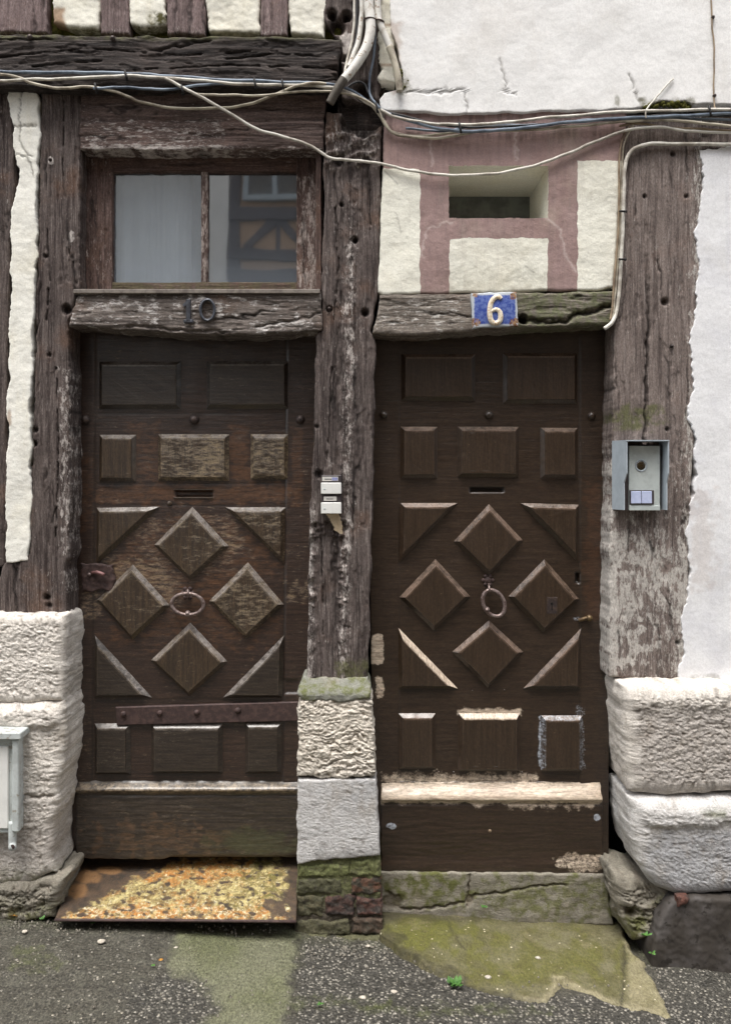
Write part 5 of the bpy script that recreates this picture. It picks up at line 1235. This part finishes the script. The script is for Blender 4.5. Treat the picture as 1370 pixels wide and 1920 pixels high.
tube('bracket', ellipse(711, 40, 8, 3.5, -.05, .2, 20, .015), .003, M['rustiron'], cd, 6, True, 2)
# clips
CG = 'black clips nailed over the cables'
def clip(x, y, label, Y=Yc, s=8, ang=.2):
    dx, dy = math.sin(ang) * s, math.cos(ang) * s
    pts = [P(x - dx, y - dy, Y + .012), P(x - dx * .8, y - dy * .8, Y - .012), P(x, y, Y - .016), P(x + dx * .8, y + dy * .8, Y - .012), P(x + dx, y + dy, Y + .012)]
    m = MB().tube(crom(pts, 4), .004, 6); p = P(x + dx * 1.2, y + dy * 1.2, Y + .004); m.dome(p, .006, .006, 8, 3)
    o = m.build('cable_clip', M['clip'], None, True); tag(o, label, 'clip', CG)
clip(236, 140, 'black clip where the white cable meets the blue grey run'); clip(180, 164, 'black clip where the sagging cream cable leaves the beam')
clip(478, 155, 'black clip over the pair of cables, above the right pane'); clip(530, 157, 'black clip over the cables near the beam end')
clip(342, 167, 'black clip on the short blue cable'); clip(706, 200, 'black tie where all cables squeeze over the leaning post', -.055)
clip(862, 238, 'black clip under the white render above the niche', -.055); clip(1330, 207, 'black clip on the run below the hanging wire', -.055)
clip(1166, 396, 'small clip on the thick white cable, level with the niche', -.02, 5, 1.5); clip(1165, 486, 'small clip on the thick white cable, below the niche', -.02, 5, 1.5)
# nail heads in the timbers
NG = 'old nail heads in the timbers'
def nail(x, y, label, Y=-.004, r=.009):
    o = MB().dome(P(x, y, Y), r, .012, 10, 4).build('iron_nail', M['iron'], None, True); tag(o, label, 'nail', NG)
nail(57, 70, 'round nail head in the beam under the wide stud', -.048, .011); nail(212, 72, 'nail head in the beam under the narrow stud', -.048, .010)
nail(617, 579, 'nail head in the leaning post, level with the numerals 10', -.002, .008); nail(1258, 649, 'nail head in the faded post, above the intercom', -.002, .008)
nail(95, 300, 'pale nail head in the purple brown post beside the window', -.004, .007)
nail(1335, 33, 'rusty hook nail high on the white render', -.034, .007); nail(1338, 180, 'rusty hook nail at the foot of the hanging wire', -.034, .007)
# mossy sod on the ledge
rr = random.Random(3); m = MB()
for k in range(60):
    x = rr.uniform(1206, 1292); m.dome(P(x, rr.uniform(194, 201) - (1 if 1230 < x < 1285 else -3), -.028 + rr.uniform(0, .02)), rr.uniform(.006, .011), rr.uniform(.006, .012), 7, 3)
o = m.build('moss_tuft', M['moss'], None, True); tag(o, 'dark moss tuft growing under the edge of the white render', 'moss')
m = MB()
for k in range(26):
    m.dome(P(rr.uniform(750, 765), rr.uniform(128, 180), -.028 + rr.uniform(0, .02)), rr.uniform(.004, .009), rr.uniform(.005, .01), 7, 3)
o = m.build('moss_tuft', M['moss'], None, True); tag(o, 'ragged dark moss beside the open end of the short conduit', 'moss')

# ================================================================== METER CABINET at the left
mc = thing('meter_cabinet', 'pale grey metal meter cabinet with a short drain pipe, cut by the margin', 'cabinet', P(0, 1600, -.12))
Yk = -.115
def bx(px0, py0, px1, py1, Yf, Yb, bev=.003):
    a = P(px0, py1, Yf); c = P(px1, py0, Yf); return MB().box(a[0], c[0], Yf, Yb, a[2], c[2], bev)
bx(-180, 1386, 34, 1562, Yk - .012, -.06).build('cabinet_body', M['greypaint'], mc)
bx(-190, 1374, 39, 1387, Yk - .045, -.06).build('cabinet_lid', M['greypaint'], mc)
bx(23, 1388, 35, 1560, Yk - .034, Yk - .010).build('side_flange', M['greypaint'], mc)
bx(-170, 1400, 16, 1554, Yk - .020, Yk - .008).build('cabinet_door', M['whiteplastic'], mc)
tube('drain_pipe', [P(24, 1540, Yk - .016), P(24, 1572, Yk - .016), P(24, 1585, Yk - .020), P(24, 1588, Yk - .036)], .014, M['greypaint'], mc, 14, False, 6)
p = P(24, 1588, Yk - .037); MB().dome(p, .0085, .0008, 12, 1).build('pipe_mouth', M['rustiron'], mc)

# ================================================================== RUSTY THRESHOLD PLATE
tp = thing('threshold_plate', 'sloping metal plate crusted with orange and yellow rust below door 10', 'plate', P(330, 1727, -.12))
bl_, br_, fr_, fl_ = P(150, 1606, .230), P(562, 1596, .230), P(555, 1724, -.125), P(104, 1722, -.125)
nu, nv = 150, 96
u, v = np.meshgrid(np.linspace(0, 1, nu), np.linspace(0, 1, nv)); U = u[..., None]; Vv = v[..., None]
Pt = (np.array(bl_) * (1 - U) + np.array(br_) * U) * (1 - Vv) + (np.array(fl_) * (1 - U) + np.array(fr_) * U) * Vv
t = Pt[..., 1] + D; px = CX + Pt[..., 0] / t * FOC; py = CY + (CZ - Pt[..., 2]) / t * FOC
wx = px + 14 * fbm(px / 26, py / 18, 181, 4); wy = py + 8 * fbm(px / 26, py / 18, 182, 4)
cr = ss(wx - (275 - (wy - 1640) * 1.95), -22, 18) * ss(1732 - wy, 0, 8) * ss(wy, 1596, 1622) * ss(528 - wx - .35 * np.maximum(0, 1700 - wy) * 0, -26, 20)
cr = cr * (1 - .8 * blob(px, py, 515, 1700, 26, 22, .6))
cr = np.maximum(cr, np.maximum(blob(px, py, 525, 1660, 16, 8, .6), blob(px, py, 540, 1700, 6, 14, .6)))
cr = np.clip(cr * ss(fbm(px / 16, py / 10, 183, 4) + .85, 0, .9), 0, 1)
tan = np.maximum.reduce([blob(px, py, 165, 1644, 30, 14, .2), blob(px, py, 205, 1632, 26, 9, .2), blob(px, py, 145, 1670, 24, 16, .25)]) * (1 - cr)
Pt[..., 2] += cr * (.0005 + .0028 * np.clip(fbm(px / 9, py / 6, 184, 4) + .4, 0, 1.4))
gridmesh('metal_sheet', Pt, M['crust'], tp, (0, 0, -.012), dict(m1=cr, m2=tan, m3=np.maximum(ss(wy, 1690, 1715), ss(1660 - wy, -5, 20) * ss(470 - wx, -20, 40)), m4=ss(wx, 400, 480) * ss(1712 - wy, 0, 10), m5=ss(wy, 1680, 1712)))
tube('front_lip', [P(103, 1725, -.128), P(330, 1726, -.128), P(555, 1728, -.128)], .0055, M['rustiron'], tp, 8, False, 4)
# the wall under the plate and the dark gap behind
o = plate('door_step', 120, 600, 1590, 1760, .24, .3, M['rubble'], res=.01, rim=.004, disp=plas(185, .01, .003)); tag(o, 'dark stone step hidden under the rusty plate', 'step')
# ================================================================== STEP AND MOSSY SLAB of number 6
rc = [(880, 1640), (878, 1680), (876, 1700)]; rc2 = [(875, 1682), (930, 1675), (1010, 1662), (1060, 1660)]; rc3 = [(716, 1690), (760, 1706), (830, 1700), (876, 1690)]
def step6(px, py):
    k = np.maximum.reduce([np.exp(-(segd(px + 3 * fbm(px / 12, py / 12, 5, 3), py + 3 * fbm(px / 12, py / 12, 6, 3), q) / 2.0) ** 2) for q in (rc, rc2, rc3)])
    k = np.maximum(k, blob(px, py, 880, 1690, 8, 10)); k = np.maximum(k, .8 * blob(px, py, 735, 1690, 22, 18))
    return k
o = plate('door_step', [(1630, 714), (1730, 708)], [(1630, 1134), (1680, 1140), (1730, 1150)], [(714, 1636), (1134, 1640)], 1735, .085, .18, M['rubble'], res=.004, rim=.006, seed=190, edge=(2, 30),
          disp=lambda X, Z, px, py: (fbm(X * 10, Z * 10, 190, 4) * .005 - .012 * step6(px, py), step6(px, py)), attrs=lambda px, py: dict(m2=.95 * np.maximum(blob(px, py, 800, 1668, 95, 40, .5), .85 * blob(px, py, 1010, 1685, 170, 44, .6)), m1=.3 + 0 * px))
tag(o, 'cracked mossy cement step under the chocolate brown door', 'step')
def ground_slab():
    hs = lambda Y: .002 + .034 * ss(Y, -.45, .02)
    pts = [(712, 1708), (1150, 1708), (1178, 1770), (1205, 1800), (1236, 1860), (1262, 1912), (1160, 1884), (1085, 1856), (1050, 1838), (1025, 1880), (905, 1864), (850, 1830), (800, 1812), (740, 1772), (712, 1745)]
    w = []
    for x, y in pts:
        h = .02
        for _ in range(12):
            X, Y = G(x, y, h); h = float(hs(Y))
        w.append((X, Y))
    w = np.array(w)
    xs = np.arange(w[:, 0].min() - .03, w[:, 0].max() + .03, .006); ys = np.arange(w[:, 1].max() + .02, w[:, 1].min() - .03, -.006)
    X, Y = np.meshgrid(xs, ys)
    n = len(w); inside = np.zeros(X.shape, bool); dmin = np.full(X.shape, 1e9)
    for i in range(n):
        a, b_ = w[i], w[(i + 1) % n]
        c = ((a[1] > Y) != (b_[1] > Y)) & (X < (b_[0] - a[0]) * (Y - a[1]) / (b_[1] - a[1] + 1e-12) + a[0]); inside ^= c
        e = b_ - a; tt = np.clip(((X - a[0]) * e[0] + (Y - a[1]) * e[1]) / e.dot(e), 0, 1)
        dmin = np.minimum(dmin, np.hypot(X - a[0] - tt * e[0], Y - a[1] - tt * e[1]))
    sd = np.where(inside, dmin, -dmin) + fbm(X * 14, Y * 14, 195, 4) * .012
    t = Y + D; Zt = zg(X, Y) + hs(Y) + fbm(X * 4, Y * 4, 196, 4) * .010 + fbm(X * 40, Y * 40, 197, 3) * .0016
    px = CX + X / t * FOC; py = CY + (CZ - Zt) / t * FOC
    jl = np.exp(-(segd(px + 3 * fbm(px / 20, py / 20, 3, 3), py, [(1172, 1772), (1168, 1830), (1164, 1900)]) / 2.2) ** 2)
    jl = np.maximum(jl, .6 * np.exp(-(segd(px + 4 * fbm(px / 20, py / 20, 4, 3), py, [(833, 1718), (850, 1750), (870, 1780)]) / 2.0) ** 2))
    Z = np.where(sd > 0, Zt - .012 * (1 - np.clip(sd / .012, 0, 1)) ** 2, zg(X, Y) - .01)
    Z = Z - .006 * jl
    keep = (sd[:-1, :-1] > -.012) & (sd[1:, 1:] > -.012)
    light = np.maximum(ss(.03 - sd, 0, .022) * ss(px, 940, 1000) * .8, ss(px, 1170, 1185) * .6)
    yel = np.maximum(blob(px, py, 800, 1748, 90, 36, .5), .8 * blob(px, py, 1010, 1800, 150, 50, .6))
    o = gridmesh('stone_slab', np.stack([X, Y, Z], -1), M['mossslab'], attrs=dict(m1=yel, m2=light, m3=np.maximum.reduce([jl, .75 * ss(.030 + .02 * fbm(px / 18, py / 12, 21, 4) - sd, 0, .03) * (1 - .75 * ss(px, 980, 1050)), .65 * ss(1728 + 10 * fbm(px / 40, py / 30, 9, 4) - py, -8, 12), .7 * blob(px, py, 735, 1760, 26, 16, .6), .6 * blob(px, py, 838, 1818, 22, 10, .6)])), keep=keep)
    tag(o, 'olive mossy doorstep slab spreading into the street before door 6', 'slab')
ground_slab()
# manhole / iron edging at the very bottom
# ================================================================== WEEDS, PEBBLES, LEAVES
def weed(x, y, s, label, n=9, onwall=None, grp='green weeds sprouting at the wall foot'):
    r = random.Random(int(x)); m = MB()
    if onwall is None:
        X, Y = G(x, y); Z = float(zg(X, Y)) + .012
    else: X, Y, Z = P(x, y, onwall)
    for k in range(n):
        a = r.uniform(0, 6.28); l = s * r.uniform(.6, 1.1); up = r.uniform(.3, 1.0)
        d = np.array([math.cos(a), math.sin(a) * .7 - .2, up]); d /= np.linalg.norm(d); sd = np.cross(d, [0, 0, 1.]); sd /= np.linalg.norm(sd) + 1e-9
        b0 = np.array([X + r.uniform(-.3, .3) * s, Y + r.uniform(-.2, .2) * s, Z - .004]); nrm = np.cross(d, sd)
        w = l * .28
        V = [b0, b0 + d * l * .35 + sd * w, b0 + d * l * .7 + sd * w * .8 + nrm * .002, b0 + d * l, b0 + d * l * .7 - sd * w * .8 + nrm * .002, b0 + d * l * .35 - sd * w, b0 + d * l * .5 - nrm * .004]
        m.add(V, [[0, 1, 6], [1, 2, 6], [2, 3, 6], [3, 4, 6], [4, 5, 6], [5, 0, 6]])
    o = m.build('weed', M['weed'], None, True); tag(o, label, 'weed', grp)
weed(852, 1852, .034, 'largest bright green weed, at the front edge of the mossy slab', 12)
weed(1212, 1752, .022, 'bright weed in the gap between lumpy footing and dark plinth', 8, -.12)
weed(1222, 1786, .018, 'tiny weed between the dark plinth and the slab edge', 6, -.15)
weed(176, 1735, .018, 'tiny weed under the front lip of the rusty plate', 7)
weed(290, 1815, .012, 'tiny green speck beside the greenish concrete patch', 5)
weed(906, 1700, .016, 'small weed in the crack of the cement step', 6, .07)
weed(78, 1722, .018, 'small weed at the foot of the crumbling footing', 6, -.13)
weed(600, 1888, .014, 'low weed in the coarse asphalt in front of the bricks', 6)
def pebble(x, y, s, label, mat='pebble', h=0.0):
    X, Y = G(x, y, h); r = random.Random(int(x * 7 + y)); V = []; F = []; rg, sg = 5, 9
    ph = [r.uniform(.75, 1.2) for _ in range(sg)]
    zb = float(zg(X, Y)) + h
    for i in range(rg + 1):
        a = math.pi * i / rg - math.pi / 2
        for k in range(sg):
            t = 2 * math.pi * k / sg; V.append((X + s * ph[k] * math.cos(a) * math.cos(t), Y + s * .8 * ph[k] * math.cos(a) * math.sin(t), zb + s * .25 + s * .45 * math.sin(a)))
    for i in range(rg):
        for k in range(sg): F.append([i * sg + k, i * sg + (k + 1) % sg, (i + 1) * sg + (k + 1) % sg, (i + 1) * sg + k])
    o = mesh('pebble', V, F, M[mat]); tag(o, label, 'pebble', 'pale pebbles lying on the ground')
pebble(190, 1767, .014, 'whitest pebble on the asphalt below the rusty plate')
pebble(47, 1748, .011, 'white pebble at the foot of the left footing')
pebble(302, 1801, .009, 'tan pebble beside the greenish concrete patch', 'leaf')
pebble(710, 1757, .010, 'white pebble at the corner of the brick stump')
pebble(1008, 1797, .010, 'white pebble in the middle of the mossy slab', 'pebble', .02)
pebble(915, 1834, .013, 'pale grey pebble near the front of the mossy slab', 'pebble', .015)
pebble(690, 1775, .010, 'small pale pebble in front of the bricks')
pebble(738, 1862, .013, 'greyish pebble in the coarse asphalt')
pebble(680, 1872, .012, 'buff pebble low in the coarse asphalt')
pebble(330, 1778, .008, 'tiny bluish white pebble under the plate lip')
o = MB()
X, Y = G(24, 1724, 0); z = float(zg(X, Y))
o.add([(X - .016, Y, z + .012), (X, Y - .012, z + .022), (X + .02, Y - .004, z + .014), (X + .002, Y + .014, z + .02)], [[0, 1, 2, 3]])
o = o.build('fallen_leaf', M['leaf'], None, True); tag(o, 'yellow fallen leaf at the foot of the left footing', 'leaf')

rr = random.Random(11); m = MB()
spots = [(rr.uniform(20, 110), rr.uniform(1722, 1745)) for _ in range(40)] + [(rr.uniform(110, 560), rr.uniform(1732, 1752)) for _ in range(110)] + [(rr.uniform(545, 730), rr.uniform(1758, 1800)) for _ in range(110)] + \
        [(rr.uniform(700, 1230), rr.uniform(1790, 1890)) for _ in range(60)] + [(rr.uniform(1225, 1360), rr.uniform(1812, 1880)) for _ in range(90)] + [(rr.uniform(10, 1360), rr.uniform(1745, 1918)) for _ in range(300)]
for x, y in spots:
    hh = .012 if 760 < x < 1180 and y < 1850 else .0
    X, Y = G(x, y, hh); z = float(zg(X, Y)) + hh; r_ = rr.uniform(.0018, .0048); V = []
    for k in range(5):
        a = 1.2566 * k + rr.uniform(-.3, .3); V.append((X + r_ * math.cos(a) * rr.uniform(.8, 1.3), Y + r_ * math.sin(a) * rr.uniform(.8, 1.3), z - .002))
    for k in range(5): V.append((X + (V[k][0] - X) * .6, Y + (V[k][1] - Y) * .6, z + r_ * rr.uniform(.5, 1.2)))
    m.add(V, [[k, (k + 1) % 5, 5 + (k + 1) % 5, 5 + k] for k in range(5)] + [[5, 6, 7, 8, 9]])
o = m.build('loose_grit', M['grit']); o['kind'] = 'stuff'; o['label'] = 'loose grit scattered over the street'; o['category'] = 'grit'
# ================================================================== REST OF THE STREET
o = MB().box(-8, -1.70, .0, .3, -.4, 6.5).build('house_wall', M['cream']); tag(o, 'plain cream wall of the next house on the left', 'wall')
o = MB().box(1.88, 8, .0, .3, -.6, 6.5).build('house_wall', M['whiter']); tag(o, 'plain white wall of the next house on the right', 'wall')
o = MB().box(-1.698, 1.878, -.002, .25, 3.70, 6.5).build('house_wall', M['white']); tag(o, 'upper storey wall above the timber beam', 'wall')
ho = thing('opposite_house', 'ochre half-timbered house across the street, mirrored in the right pane', 'house', (0, -7.6, 0))
MB().box(-1.76, 9, -9.5, -7.6, -1.2, 8.3).build('wall', M['ochre'], ho)
o = MB().box(-9, -1.765, -9.5, -7.55, -1.0, 8.25).build('house_wall', M['paleopp']); tag(o, 'pale grey rendered wall across the street, mirrored in the left pane', 'wall')
MB().add([(-9.3, -7.2, 8.2), (9.3, -7.2, 8.2), (9.3, -10, 10.6), (-9.3, -10, 10.6), (-9.3, -7.2, 8.35), (9.3, -7.2, 8.35), (9.3, -10, 10.75), (-9.3, -10, 10.75)], [[0, 3, 2, 1], [4, 5, 6, 7], [0, 1, 5, 4], [1, 2, 6, 5], [2, 3, 7, 6], [3, 0, 4, 7]]).build('roof', M['roof'], ho)
def hb(x0, x1, z0, z1, d=.05): MB().box(x0, x1, -7.6, -7.6 + d, z0, z1, .006).build('beam', M['oppbeam'], ho)
for za, zb, dd in ((5.05, 5.22, .07), (4.55, 4.68, .06), (4.18, 4.42, .09), (6.5, 6.72, .07), (2.3, 2.55, .07)): hb(-1.76, 9, za, zb, dd)
for x in (-1.68, -.65, .35, 1.45, 2.55, 3.65):
    hb(x - .07, x + .07, 2.55, 6.5, .045)
def brace(xa, za, xb, zb):
    a = np.array([xa, za]); b_ = np.array([xb, zb]); d = (b_ - a) / np.linalg.norm(b_ - a); n = np.array([-d[1], d[0]]) * .05
    q = [a + n, b_ + n, b_ - n, a - n]
    MB().add([(p[0], -7.6, p[1]) for p in q] + [(p[0], -7.56, p[1]) for p in q], [[4, 5, 6, 7][::-1], [0, 1, 5, 4], [1, 2, 6, 5], [2, 3, 7, 6], [3, 0, 4, 7]]).build('brace', M['oppbeam'], ho)
for x in (-1.68, -.65, .35, 1.45):
    brace(x + .5, 5.05, x + .15, 4.68); brace(x + .6, 5.05, x + .95, 4.68); hb(x + .52, x + .58, 4.68, 5.05, .03)
for x in (-1.15, .9, 3.1, 5.4):
    for (z0, z1) in ((5.3, 6.4), (2.75, 4.0)):
        w = MB()
        for (a, b_) in ((x - .42, x - .36), (x + .36, x + .42), (x - .03, x + .03)): w.box(a, b_, -7.56, -7.5, z0, z1)
        w.box(x - .36, x - .03, -7.56, -7.505, z0, z0 + .06); w.box(x + .03, x + .36, -7.56, -7.505, z0, z0 + .06); w.box(x - .36, x - .03, -7.56, -7.505, z1 - .06, z1); w.box(x + .03, x + .36, -7.56, -7.505, z1 - .06, z1)
        wo = w.build('window', M['winwhite'], ho)
        MB().box(x - .36, x + .36, -7.59, -7.545, z0, z1).build('pane', M['lens'], wo)

# ================================================================== CAMERA, LIGHT, WORLD
cam = bpy.data.cameras.new('camera'); co = bpy.data.objects.new('camera', cam); col.objects.link(co); sc.camera = co
co.location = (0, -D, CZ); co.rotation_euler = (math.radians(90), 0, 0)
cam.sensor_fit = 'VERTICAL'; cam.sensor_height = 36; cam.lens = 36 * D / (1920 / PX); cam.shift_y = -60 / 1920; cam.clip_end = 300; cam.clip_start = .05
el, az = math.radians(70), math.radians(200)
w = bpy.data.worlds.new('World'); sc.world = w; w.use_nodes = True; nt = w.node_tree; nt.nodes.clear()
sk = nt.nodes.new('ShaderNodeTexSky'); sk.sky_type = 'NISHITA'; sk.sun_disc = False; sk.sun_elevation = el; sk.sun_rotation = az; sk.air_density = 1.0; sk.dust_density = 4.0; sk.ozone_density = 1.0
hs = nt.nodes.new('ShaderNodeHueSaturation'); hs.inputs['Saturation'].default_value = .28
bg = nt.nodes.new('ShaderNodeBackground'); bg.inputs[1].default_value = .12; ow = nt.nodes.new('ShaderNodeOutputWorld')
nt.links.new(sk.outputs[0], hs.inputs['Color']); nt.links.new(hs.outputs[0], bg.inputs[0]); nt.links.new(bg.outputs[0], ow.inputs[0])
sl = bpy.data.lights.new('sun', 'SUN'); sl.energy = 1.0; sl.angle = math.radians(25); sl.color = (1, .97, .92)
so = bpy.data.objects.new('sun', sl); col.objects.link(so)
from mathutils import Vector
dirv = Vector((math.sin(az) * math.cos(el), math.cos(az) * math.cos(el), math.sin(el)))
so.rotation_euler = dirv.to_track_quat('Z', 'Y').to_euler(); so.location = (0, -4, 8)
sc.view_settings.view_transform = 'Standard'; sc.view_settings.look = 'None'; sc.view_settings.gamma = 1; sc.view_settings.use_curve_mapping = False
sc.view_settings.exposure = 1.4
sc.cycles.use_denoising = True
sc.cycles.max_bounces = 6
